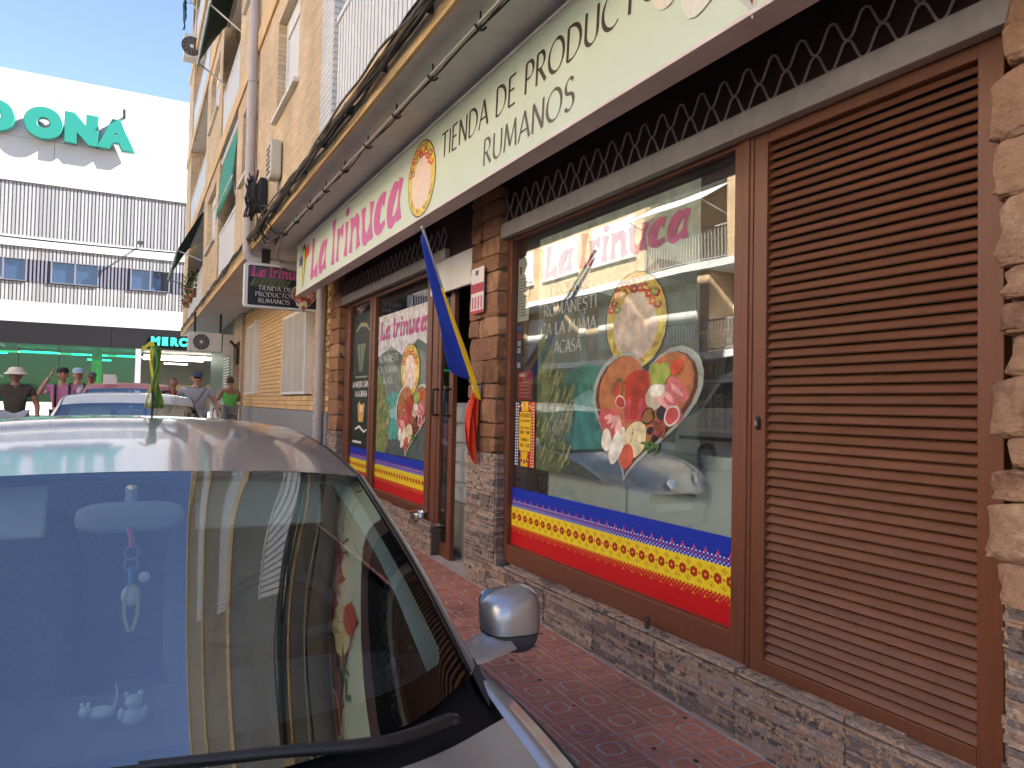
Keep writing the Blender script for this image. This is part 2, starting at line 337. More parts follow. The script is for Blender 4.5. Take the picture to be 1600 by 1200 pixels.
def groove(pr, u0, v0, h, width, col, layer=2, rise=0):
    txt = 'La Irinuca'; tot = sum(GROOVE[c][0] for c in txt); k = width/(tot*h); x = 0
    for c in txt:
        for s_ in GROOVE[c][1]:
            q = cr([(a, b, w_) for a, b, w_ in s_], 14)
            pr.strip([(u0+(x+p.x)*h*k, v0+p.y*h+rise*x) for p in q], [p.z*h*min(k,1.2)*1.22 for p in q], col, layer)
        if c == 'i': pr.ell(u0+(x+.2)*h*k, v0+.92*h+rise*x, .10*h*k, .10*h, col, layer)
        x += GROOVE[c][0]
def heart_board(pr, cu, cv, s, L=2, vk=1.0):
    """heart-shaped wooden board of cold cuts, cheese, figs, grapes (printed)"""
    def H(k, du=0, dv=0):
        P = []
        for i in range(40):
            a = 2*PI*i/40; x = 16*math.sin(a)**3; y = 13*math.cos(a)-5*math.cos(2*a)-2*math.cos(3*a)-math.cos(4*a)
            P.append((cu+s*(x/34*k+du), cv+s*vk*((y+2)/32*k*1.1+dv)))
        return P
    pr.poly(H(1.08), (196,198,190), L); pr.poly(H(1.0), (120,62,40), L+1); pr.poly(H(.93,0,.03), (176,112,72), L+2)
    E = lambda x, y, a, b, c, l=4, r=0, wb=.03: pr.ell(cu+s*x, cv+s*vk*y, s*a, s*b*(.4+.6*vk), c, L+l, r, wob=wb)
    for i in range(6): E(-.07+.012*i, .27-.045*i, .115, .075, (176-6*(i%2), 60, 44), 3+.4*i, .1)
    for i in range(5): E(-.30+.03*i, -.02-.02*i, .09, .055, (196,92,92), 4+.3*i, .4*i, .12)
    for i in range(5): E(-.27+.035*i, -.03-.02*i, .05, .02, (232,176,170), 6+.3*i, .5*i, .1)
    for i in range(4): E(-.09+.06*i, .03, .03, .09, (190,74,86), 5+.3*i, .1)
    for i in range(5): E(.26+.05*math.cos(i*1.7), .19-.04*i, .11, .06, (204,112,116), 4+.3*i, -.5, .08)
    for i in range(4): E(.26+.05*math.cos(i*1.7), .19-.045*i, .07, .018, (230,164,164), 6+.3*i, -.5, .1)
    for i in range(11): E(.06+.042*(i%4)+.02*(i//4), .36-.045*(i//4), .026, .034, (150+8*(i%3),172,80), 7+.1*i, .3)
    E(.27,.36,.055,.05,(206,80,48),7); E(.14,.15,.085,.10,(196,184,160),6); E(.14,.19,.07,.045,(224,220,206),7)
    E(.11,-.01,.06,.06,(70,48,36),7); E(.11,-.01,.048,.048,(150,104,64),8,0,.15); E(.24,.03,.06,.06,(44,42,52),6); E(.32,.0,.065,.07,(226,206,190),8); E(.32,.0,.052,.055,(190,84,88),9)
    E(-.23,.20,.05,.09,(96,110,60),5,.3); E(-.23,.19,.042,.075,(186,78,60),6,.3); E(-.18,.10,.06,.042,(224,196,180),6,-.4); E(-.18,.095,.05,.034,(184,72,66),7,-.4)
    E(.03,-.20,.11,.13,(226,212,168),7,.3); E(-.25,-.22,.05,.09,(232,226,206),6,.5); E(-.13,-.26,.065,.14,(228,226,212),7,-.2); E(-.01,-.34,.065,.09,(204,96,76),8,.3)
    for i in range(9): E(.19+.045*(i%3), -.06-.04*(i//3), .024, .017, (140,70,64), 7+.1*i, i)
    for i in range(6): E(.13+.025*i, -.22-.02*(i%3), .034, .012, (84,120,60), 8+.1*i, .9*i)
    E(.16,-.12,.028,.028,(40,34,46),8); E(.21,-.18,.025,.025,(36,32,44),8)
    for i in range(8): E(.02+.03*math.cos(i*2.1), -.17+.05*math.sin(i*1.3), .006, .004, (60,56,40), 10, i)
def flower_medallion(pr, cu, cv, ru, rv, L=2):
    """plain oval of blossoms and wheat colours"""
    pr.ell(cu, cv, ru*1.04, rv*1.04, (58,44,34), L); pr.ell(cu, cv, ru, rv, (232,206,88), L+1); pr.ell(cu, cv-rv*.12, ru*.72, rv*.72, (240,214,196), L+2)
    rng = random.Random(3)
    for i in range(26):
        a = R(20+140*i/25); r_ = .82+.12*math.sin(i*2.3); x, y = cu+ru*r_*math.cos(a)*.95, cv+rv*r_*math.sin(a)*.95
        c = [(214,74,56),(236,196,60),(226,120,70),(178,52,60),(150,160,70)][i % 5]
        for k in range(5): pr.ell(x+ru*.07*math.cos(k*1.257), y+rv*.05*math.sin(k*1.257), ru*.07, rv*.045, c, L+3+.1*(i%7))
        pr.ell(x, y, ru*.04, rv*.028, (250,226,120), L+4)
    for i in range(14):
        a = R(195+150*i/13); x, y = cu+ru*.86*math.cos(a), cv+rv*.86*math.sin(a)
        pr.ell(x, y, ru*.11, rv*.05, [(222,186,52),(244,220,110),(200,150,44)][i % 3], L+3+.05*i, a+1)
def onwall(X): return lambda u, v, d=0: (X-d, -u, v)      # facade facing -X: u runs along -Y
def onfront(Y): return lambda u, v, d=0: (u, Y-d, v)      # board facing -Y
def gz(y): return .0265*(max(y,-10)-2.5)
# ---------------------------------------------------------------- palette
M_asph = mat('asphalt', (.15,.147,.142), .9, var=.35, vs=3, bump=.5, bs=180)
M_tile = mat('red_paving', hexc((196,128,104)), .85, var=.30, vs=26, bump=.35, bs=220, rnd=.14, dirt=.55)
M_bed = mat('paving_joint', hexc((190,174,166)), .9, var=.3, vs=9, bump=.3, bs=90, dirt=.5)
M_kerb = mat('kerb_stone', (.35,.34,.32), .85, var=.2, vs=8, bump=.3, bs=90, rnd=.1)
M_conc = mat('pale_paving', (.62,.60,.56), .85, var=.1, vs=3)
M_slate = ramp_mat('slate_strips', [hexc((72,68,70)),hexc((140,122,114)),hexc((112,108,112)),hexc((186,150,122)),hexc((150,144,146)),hexc((204,176,150)),hexc((98,94,98))], .75, .7, 70, vs=22, rnd=True)
M_rust = ramp_mat('rustic_stone', [hexc((124,94,76)),hexc((168,134,108)),hexc((146,114,92)),hexc((188,158,130))], .85, 1.0, 30, isl=False, vs=9, rnd=True)
M_rust2 = ramp_mat('hewn_stone', [hexc((120,86,64)),hexc((164,120,90)),hexc((140,102,78)),hexc((180,138,106))], .85, 1.0, 30, isl=False, vs=9, rnd=True)
M_mort = mat('dark_mortar', (.10,.075,.06), .95, var=.3)
M_wood = mat('brown_frame', hexc((114,70,50)), .42, var=.16, vs=7, stretch=(8,8,.5), bump=.05, bs=30, spec=.4)
M_slat = mat('brown_slat', hexc((120,80,61)), .45, var=.20, vs=6, stretch=(4,.7,4), rnd=.10, dirt=.18, spec=.45)
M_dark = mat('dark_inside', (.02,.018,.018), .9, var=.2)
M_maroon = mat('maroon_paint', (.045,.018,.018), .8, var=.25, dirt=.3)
M_steel = mat('dull_steel', hexc((176,170,164)), .5, metal=.1, var=.18, vs=9, dirt=.35)
M_grille = mat('grille_steel', hexc((170,160,158)), .5, metal=.1, var=.25, vs=20)
M_black = mat('black_rubber', (.015,.015,.016), .6, var=.2)
M_white = mat('white_paint', (.74,.74,.72), .55, var=.06, vs=4, dirt=.12)
M_plast = mat('white_plaster', (.70,.685,.66), .85, var=.10, vs=2.5, bump=.1, bs=60, dirt=.30)
M_ochre = mat('ochre_fascia', hexc((216,182,130)), .8, var=.14, vs=2.2, bump=.15, bs=70, dirt=.35)
M_brick = brick_mat('yellow_brick', hexc((224,198,160)), hexc((208,178,138)), hexc((190,172,148)), .25, .058, .009)
M_wbrick = brick_mat('white_brick', (.68,.68,.67), (.62,.62,.61), (.45,.45,.44), .25, .058, .009)
M_brickb = mat('brick_block', hexc((216,178,128)), .85, var=.18, vs=9, bump=.35, bs=80, rnd=.14)
M_gran = mat('granite_base', hexc((136,138,142)), .8, var=.35, vs=120, bump=.25, bs=160)
M_pvc = mat('grey_pvc', hexc((178,170,168)), .45, var=.10, vs=3, dirt=.25)
M_cab = mat('black_cable', (.02,.018,.018), .6, var=.4, vs=8)
M_cabg = mat('grey_cable', (.16,.14,.12), .6, var=.4, vs=8)
M_pr = print_mat('vinyl_print'); M_prl = print_mat('landscape_print', .4, .32, 14)
G_shop = glass('shop_glass', (.90,.94,.92), 2.15, wob=.06, wobs=1.2, dust=.05)
G_door = glass('door_glass', (.80,.84,.82), 1.6)

# ---------------------------------------------------------------- ground
def sheet(x0, x1, ys, dz): return [[(x0, y, gz(y)+dz), (x1, y, gz(y)+dz)] for y in ys]
YS = [-60,-10,-6,0,2.5]+[2.5+i*1.5 for i in range(1,24)]+[45,60,90,160]
mb = MB(); mb.grid(sheet(-120, 120, YS, 0)); struct(obj('road', mb, M_asph))
ys2 = [-8,-4,0,2.5]+[2.5+i*1.0 for i in range(1,26)]
mb = MB(); mb.grid(sheet(1.0, 2.75, ys2, .112)); mb.grid([[(1.0,y,gz(y)+.112),(1.0,y,gz(y)-.05)] for y in ys2])
pavement = struct(obj('pavement', mb, M_bed))
T = .45                                                              # one paving tile: four quadrants with a rounded ring round a double cross
def tile_mesh():
    mb = MB(); g = .0045; q0 = .024; h = T/2-.006; z1 = .0028
    def rr(c, r_, n=20, e=.55):
        sg = lambda x: math.copysign(abs(x)**e, x)
        return [(c[0]+r_*sg(math.cos(2*PI*k/n+PI/4)), c[1]+r_*sg(math.sin(2*PI*k/n+PI/4))) for k in range(n)]
    for sx in (-1,1):
        for sy in (-1,1):
            c = (sx*(q0+h)/2, sy*(q0+h)/2); a = (h-q0)/2
            out = []
            for k in range(20):
                an = 2*PI*k/20+PI/4; m = max(abs(math.cos(an)), abs(math.sin(an))); out.append((c[0]+a*math.cos(an)/m, c[1]+a*math.sin(an)/m))
            inn = rr(c, a*.62); isl = rr(c, a*.62-.015)
            n = len(mb.v)
            for P, zz in ((out,-.004),(out,z1-.0015),([(c[0]+(x-c[0])*.982,c[1]+(y-c[1])*.982) for x,y in out],z1),([(c[0]+(x-c[0])*1.03,c[1]+(y-c[1])*1.03) for x,y in inn],z1),(inn,z1-.0015),(inn,-.004)): mb.v += [(x,y,zz) for x,y in P]
            for r_ in range(5):
                for k in range(20): mb.f.append((n+r_*20+k, n+r_*20+(k+1)%20, n+(r_+1)*20+(k+1)%20, n+(r_+1)*20+k))
            n = len(mb.v); mb.v += [(x,y,-.004) for x,y in isl]+[(x,y,z1-.001) for x,y in isl]; mb.f.append(tuple(n+20+k for k in range(20)))
            for k in range(20): mb.f.append((n+k,n+(k+1)%20,n+20+(k+1)%20,n+20+k))
    b = q0-.011
    mb.box(-b,b,-b,b,-.004,z1)
    for s in (-1,1): mb.box(-b,b,s*(b+.011) if s>0 else -h, h if s>0 else -(b+.011),-.004,z1); mb.box(s*(b+.011) if s>0 else -h, h if s>0 else -(b+.011),-b,b,-.004,z1)
    return mk('paving_tile', mb, M_tile)
tm = tile_mesh()
for i in range(3):
    for j in range(-1, 26):
        y = .3+T*j; x = 2.235-T*i
        piece('paving_tile', tm, pavement, (x, y, gz(y)+.1125), (math.atan(.0265), 0, 0))
mb = MB(); mb.grid(sheet(.86, 1.0, ys2, .12)); mb.grid([[(.86,y,gz(y)+.12),(.86,y,gz(y)-.05)] for y in ys2]); struct(obj('kerb', mb, M_kerb))
mb = MB(); mb.grid(sheet(-60, 60, [31,33,36.5], .13)); mb.grid([[(-60,31,gz(31)+.13),(60,31,gz(31)+.13)],[(-60,31,gz(31)-.1),(60,31,gz(31)-.1)]]); struct(obj('far_pavement', mb, M_conc))
mb = MB(); mb.grid(sheet(-10.2, -8.2, ys2, .13)); mb.grid([[(-8.2,y,gz(y)+.13),(-8.2,y,gz(y)-.05)] for y in ys2]); struct(obj('opposite_pavement', mb, M_conc))

# ---------------------------------------------------------------- the apartment block with the shop
AB = thing('apartment_building', 'yellow brick apartment block over a brown shop front with green sign', 'building', (2.5, 12, 0))
Y1 = 27.6
# plinth under the windows and cladding panels
def clad_mesh(name, w_, h_, seed, flat=False):
    rng = random.Random(seed); mb = MB(); z = -h_/2+.001
    while z < h_/2-.004:
        dz = min(rng.choice((.010,.013,.017,.021,.027)), h_/2-z); y = -w_/2+.001
        while y < w_/2-.004:
            dy = min(rng.uniform(.05,.26), w_/2-y)
            if w_/2-(y+dy) < .03: dy = w_/2-y
            p = rng.uniform(.004,.020)
            mb.box(-p, .004, y, y+dy-.0012, z, z+dz-.001)
            y += dy
        z += dz
    return mk(name, mb, M_slate)
PW = .58
CL = [clad_mesh('cladding_panel', PW-.004, .148, 10+i) for i in range(6)]
CS = [clad_mesh('cladding_panel', .262, .148, 30+i) for i in range(4)]
mb = MB(); mb.box(2.492, 2.75, 1.36, 5.04, -.05, .398); mb.box(2.492, 2.75, 6.35, 9.9, -.05, .46); plinth = obj('plinth', mb, M_mort, AB)
rng = random.Random(5)
for y in [1.36+PW*(i+.5) for i in range(6)]+[4.95-.0]:
    for k in range(2):
        if y > 4.9: piece('cladding_panel', CS[k], plinth, (2.488, 4.935, .175+.15*k+.0))
        else: piece('cladding_panel', CL[rng.randrange(6)], plinth, (2.488, y, .175+.15*k), (PI*rng.randint(0,1),0,0))
for y in [6.35+PW*(i+.5) for i in range(6)]:
    for k in range(2): piece('cladding_panel', CL[rng.randrange(6)], plinth, (2.488, y, gz(y)+.185+.15*k), (PI*rng.randint(0,1),0,0))
for y in [1.36+PW*(i+.5) for i in range(7)]:            # sill: the same slate laid flat
    if y < 5.1: piece('cladding_panel', CL[rng.randrange(6)], plinth, (2.545, min(y,4.75), .4135+.001*(y>4.7)), (0, PI/2, 0))
for y in [6.35+PW*(i+.5) for i in range(6)]: piece('cladding_panel', CL[rng.randrange(6)], plinth, (2.545, y, .475), (0, PI/2, 0))
# pillars
STN = []
def stone_mesh(seed, rough=.12, e=.42):
    rng = random.Random(seed); mb = MB(); from mathutils import noise
    PL = []
    for k in range(16):
        d_ = Vector((rng.uniform(-1,.2), rng.uniform(-1,1), rng.uniform(-1,1))).normalized(); PL.append((d_, rng.uniform(.82,1.0)*(abs(d_.x)+abs(d_.y)+abs(d_.z))))
    def fn(p):
        q = p.copy(); nn = noise.noise(p*1.3+Vector((seed*7.1,0,0)))*rough*1.4 + noise.noise(p*3.1+Vector((0,seed*3.7,0)))*rough*.8 + noise.noise(p*6+Vector((0,seed*3.7,5)))*rough*.55 + noise.noise(Vector((p.x*3,p.y*4,p.z*16))+Vector((seed,0,5)))*rough*.38
        q = q*(1+nn)
        for d_, c_ in PL:
            e_ = q.dot(d_)-c_
            if e_ > 0: q -= d_*e_
        return q
    mb.ell((0,0,0), (1,1,1), 38, 26, e, fn); return mk('stone', mb, M_rust, smooth=18)
STN = [stone_mesh(i, .09, .24) for i in range(8)]
HEW = []
for i in range(8):
    m_ = stone_mesh(20+i, .05, .13); m_.materials[0] = M_rust2; HEW.append(m_)
def pillar(y0, y1, zc, top, meshes, hmin, hmax, split, rng, bulge, seat=0):
    mb = MB(); mb.box(2.505, 2.85, y0+.012, y1-.012, -.05, top); p = obj('pillar', mb, M_mort, AB)
    z = gz(y0)+.115; k = 0
    while z < zc-.03:
        w_ = y1-y0; n = max(1, round(w_/.5))
        for j in range(n): piece('cladding_panel', CL[rng.randrange(6)], p, (2.488, y0+w_*(j+.5)/n, z+.075), (PI*rng.randint(0,1),0,0), (1, w_/n/PW, 1))
        for s, yy in ((-1,y0),(1,y1)): piece('cladding_panel', CS[rng.randrange(4)], p, (2.62, yy+s*.004, z+.075), (0,0,PI/2 if s<0 else -PI/2))
        z += .15
    while z < top-.03:
        h = rng.uniform(hmin, hmax); h = min(h, top-z); cuts = [y0, y1]
        if rng.random() < split and h < hmax*.95: cuts = [y0, y0+(y1-y0)*rng.uniform(.35,.65), y1]
        for a, b in zip(cuts, cuts[1:]):
            ex = rng.uniform(-.02,.03)*bulge
            piece('stone', meshes[rng.randrange(len(meshes))], p, (2.53, (a+b)/2, z+h/2), (rng.uniform(-.05,.05)*bulge, 0, 0), (.056+rng.uniform(0,.012), (b-a)/2*.985+ex*.3, h/2*.985))
        z += h
    return p
pillar(5.04, 5.56, 1.14, 3.3, HEW, .10, .24, .55, random.Random(4), 0.3)
pillar(9.9, 10.4, 1.1, 3.4, HEW, .12, .26, .5, random.Random(14), 0.3)
def big_pillar():
    rng = random.Random(9)
    mb = MB(); mb.box(2.505, 2.85, -.3, 1.352, -.05, 3.6); p = obj('pillar', mb, M_mort, AB)
    for k in range(6):
        for j in range(3): piece('cladding_panel', CL[rng.randrange(6)], p, (2.488, 1.352-PW*(j+.5), .19+.15*k))
        piece('cladding_panel', CS[rng.randrange(4)], p, (2.62, 1.356, .19+.15*k), (0,0,-PI/2))
    for col, (a, b) in enumerate(((.90,1.352),(.45,.89),(-.05,.44))):
        z = 1.02-.03*col
        while z < 3.5:
            h = rng.choice((.10,.13,.17,.19,.22))
            piece('stone', STN[rng.randrange(8)], p, (2.50, (a+b)/2+rng.uniform(-.02,.02), z+h/2), (rng.uniform(-.06,.06),0,0), (.09+rng.uniform(0,.03), (b-a)/2+rng.uniform(-.01,.02), h/2*1.02)); z += h
big_pillar()
# louvred shutter
mb = MB(); X0, X1 = 2.555, 2.61
mb.box(X0, X1, 2.432, 2.512, .42, 2.885); mb.box(X0, X1, 1.405, 1.492, .42, 2.885); mb.box(X0+.001, X1, 1.492, 2.432, .42, .482); mb.box(X0+.001, X1, 1.492, 2.432, 2.83, 2.885)
lou = obj('louvre_shutter', mb, M_wood, AB, bevel=.004)
n = 57; pit = (2.83-.482)/n; c, s = math.cos(R(47)), math.sin(R(47))
sm_ = MB(); sm_.obox((0,0,0), (0,1,0), (-c,0,-s), (s,0,-c), .4685, .0225, .0038); sm_ = mk('slat', sm_, M_slat)
for i in range(n): piece('slat', sm_, lou, (2.582, 1.962, .482+pit*(i+.45)), (0, random.uniform(-.03,.03), random.uniform(-.0015,.0015)))
mb = MB(); mb.box(2.604, 2.616, 1.47, 2.45, .46, 2.85); obj('backing', mb, M_dark, lou)
mb = MB(); mb.tube([(2.548,2.468,1.545+.03*k) for k in (-1,-.5,0,.5,1)], [.006,.012,.012,.012,.006], 10); obj('lock_plate', mb, M_black, lou); mb = MB(); mb.box(2.533,2.537,2.464,2.472,1.535,1.556); obj('key_slot', mb, M_steel, lou)
# big shop window
mb = MB()
mb.box(X0-.004, X1+.02, 2.514, 2.632, .42, 2.89); mb.box(X0, X1+.02, 4.975, 5.13, .42, 2.89); mb.box(X0, X1+.02, 2.632, 4.975, .42, .556); mb.box(X0+.004, X1, 2.632, 4.975, 2.862, 2.89)
mb.box(X0-.012, X0-.004, 2.534, 2.574, .42, 2.88)
win = obj('shop_window', mb, M_wood, AB, bevel=.004)
mb = MB(); mb.box(2.598, 2.604, 2.632, 4.975, .556, 2.862); obj('pane', mb, G_shop, win)
mb = MB(); mb.box(2.52, 2.66, 5.13, 5.165, .42, 2.95); obj('shutter_rail', mb, M_black, win)
# entrance bay: fixed panes, door leaf
mb = MB()
for a, b in ((6.47,6.60),(6.63,6.76),(8.50,8.60),(8.62,8.72),(9.62,9.72),(9.74,9.88)): mb.box(X0+.002*(int(a*100)%3), X1, a, b, .48, 2.86)
mb.box(X0+.008, X1-.005, 6.76, 8.50, .48, .60); mb.box(X0+.008, X1-.005, 8.72, 9.62, .48, .60); mb.box(X0+.008, X1-.005, 6.47, 9.88, 2.862, 2.9)
bay = obj('entrance_glazing', mb, M_wood, AB, bevel=.004)
mb = MB(); mb.box(2.596, 2.602, 6.76, 8.50, .60, 2.862); obj('pane', mb, G_door, bay); mb = MB(); mb.box(2.596, 2.602, 8.72, 9.62, .60, 2.862); obj('pane', mb, G_door, bay)
mb = MB(); mb.box(X0+.01, X1, 6.10, 6.19, .17, 2.78); mb.box(X0+.01, X1, 6.40, 6.465, .17, 2.78); mb.box(X0+.014, X1-.004, 6.19, 6.40, .17, .34); mb.box(X0+.014, X1-.004, 6.19, 6.40, 2.70, 2.78)
dr = obj('door_leaf', mb, M_wood, AB, bevel=.004)
mb = MB(); mb.box(2.58, 2.586, 6.19, 6.40, .34, 2.70); obj('pane', mb, G_door, dr)
for yy in (6.145, 6.43):
    mb = MB(); mb.tube([(2.566,yy,1.50),(2.51,yy,1.50),(2.505,yy,1.52),(2.505,yy,1.72),(2.51,yy,1.74),(2.566,yy,1.74)], .011, 8); obj('handle', mb, M_black, dr, smooth=50)
mb = MB(); mb.box(2.52, 3.6, 5.56, 6.47, -.05, .185); obj('doorstep', mb, mat('grey_step', (.16,.15,.14), .6, var=.3, vs=10, bump=.2), AB)
# shop interior
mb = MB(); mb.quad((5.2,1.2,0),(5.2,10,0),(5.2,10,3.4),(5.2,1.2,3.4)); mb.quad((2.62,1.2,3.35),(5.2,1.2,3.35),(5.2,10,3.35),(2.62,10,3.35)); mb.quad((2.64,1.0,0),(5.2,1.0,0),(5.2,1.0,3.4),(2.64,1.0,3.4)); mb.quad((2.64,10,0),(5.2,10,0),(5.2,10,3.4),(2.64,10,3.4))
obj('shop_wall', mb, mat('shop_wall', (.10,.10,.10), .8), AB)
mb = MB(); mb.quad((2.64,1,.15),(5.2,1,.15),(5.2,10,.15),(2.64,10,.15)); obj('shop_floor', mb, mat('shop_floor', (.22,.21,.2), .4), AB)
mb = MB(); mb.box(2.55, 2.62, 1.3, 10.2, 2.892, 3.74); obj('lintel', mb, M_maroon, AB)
# roller grille rolled up under the sign
def grille(y0, y1, zb):
    mb = MB(); mb.box(2.495, 2.548, y0, y1, zb, zb+.105); mb.box(2.485, 2.55, y0, y1, zb-.012, zb); g = obj('roller_grille', mb, M_steel, AB, bevel=.006)
    nlink = int((y1-y0)/.078)
    for row in range(2):
        mb = MB(); pts = []
        for k in range(nlink*4+1):
            t = k/4; ph = PI*(t + (row % 2)); zz = zb+.105+.055+row*.104 + .050*math.copysign(abs(math.cos(ph))**.7, math.cos(ph)); pts.append((2.52+.006*row, y0+.02+(y1-y0-.04)*t/nlink, zz))
        mb.tube(pts, .0058, 5); obj('grille_link', mb, M_grille, g, smooth=60)
    return g
grille(1.34, 5.06, 2.892); grille(6.2, 9.9, 2.92)
mb = MB(); mb.box(2.50, 2.53, 5.6, 6.55, 2.62, 2.92); obj('door_blind', mb, M_plast, AB, bevel=.004)
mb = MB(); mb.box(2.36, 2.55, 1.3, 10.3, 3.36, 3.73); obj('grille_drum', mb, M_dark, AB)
# floor slab with soffit
mb = MB(); mb.box(1.50, 2.9, -8, Y1, 3.77, 3.97); obj('soffit', mb, M_plast, AB)
mb = MB(); mb.box(1.468, 1.498, -8, Y1+.03, 3.755, 4.0); mb.box(1.455, 1.50, -8, 6.64, 4.0, 4.03); obj('fascia', mb, M_ochre, AB, bevel=.006)
# ground-floor brick wall beyond the shop
mb = MB(); mb.box(2.50, 2.8, 10.4, 19.3, -.05, 3.77); bw = obj('brick_wall', mb, mat('brick_joint', hexc((150,122,92)), .9, var=.2), AB)
mb = MB(); mb.box(2.455, 2.53, 10.4, 19.25, 0, 1.455); obj('granite_base', mb, M_gran, AB, bevel=.004)
b1 = MB(); b1.box(-.028, .02, -.119, .119, -.034, .034); b1 = mk('brick', b1, M_brickb)
holes = [(11.6,13.9,1.72,3.12),(16.9,18.7,1.75,3.35)]
cells = []
r_ = 0; z = 1.50
while z < 3.72:
    y = 10.52+(.125 if r_ % 2 else 0)
    while y < 19.2:
        if not any(a-.05 < y < b+.05 and c_ < z < d for a, b, c_, d in holes): cells.append((y, z))
        y += .25
    z += .078; r_ += 1
cells.sort(); rest = MB()
for i, (y, z) in enumerate(cells):
    if i < 290: piece('brick', b1, bw, (2.50, y, z), (random.uniform(-.01,.01),0,random.uniform(-.01,.01)))
    else: rest.box(2.472, 2.52, y-.119, y+.119, z-.034, z+.034)
o = obj('far_bricks', rest, M_brickb, bw); o['kind'] = 'stuff'
for (a, b, c_, d) in holes:
    mb = MB(); mb.box(2.44, 2.49, a, a+.05, c_, d); mb.box(2.44, 2.49, b-.05, b, c_, d); mb.box(2.441, 2.489, a+.05, b-.05, d-.05, d); mb.box(2.441, 2.489, a+.05, b-.05, c_, c_+.05)
    wn = obj('window_shutter', mb, M_white, AB, bevel=.004); mb = MB(); k = a+.07
    while k < b-.07: mb.box(2.43, 2.475, k, k+.03, c_+.05, d-.05); k += .057
    obj('slat_panel', mb, mat('cream_slats', (.60,.56,.50), .6, isl=.08), wn)['kind'] = 'stuff'
    mb = MB(); mb.box(2.35, 2.5, a-.15, a-.10, c_, d); obj('side_leaf', mb, M_white, wn)
# doorway of the block
mb = MB(); mb.box(2.40, 2.75, 19.28, 19.45, 0, 3.77); mb.box(2.40, 2.75, 20.9, 21.05, 0, 3.77); mb.box(2.42, 2.75, 19.45, 20.9, 3.1, 3.77); dw = obj('doorway', mb, mat('beige_stone', hexc((186,166,144)), .8, dirt=.2), AB)
mb = MB(); mb.box(2.72, 2.78, 19.45, 20.9, 0, 3.1); obj('door', mb, mat('door_brown', (.16,.10,.06), .5), dw)
mb = MB(); mb.box(2.46, 2.8, 21.05, Y1, 0, 3.77); obj('tiled_wall', mb, mat('dark_green_tile', (.05,.075,.07), .4), AB)
mb = MB()
for k in range(22): mb.box(2.43, 2.455, 22.0, 23.4, 1.5+.08*k, 1.54+.08*k)
obj('vent_slats', mb, M_white, AB)['kind'] = 'stuff'
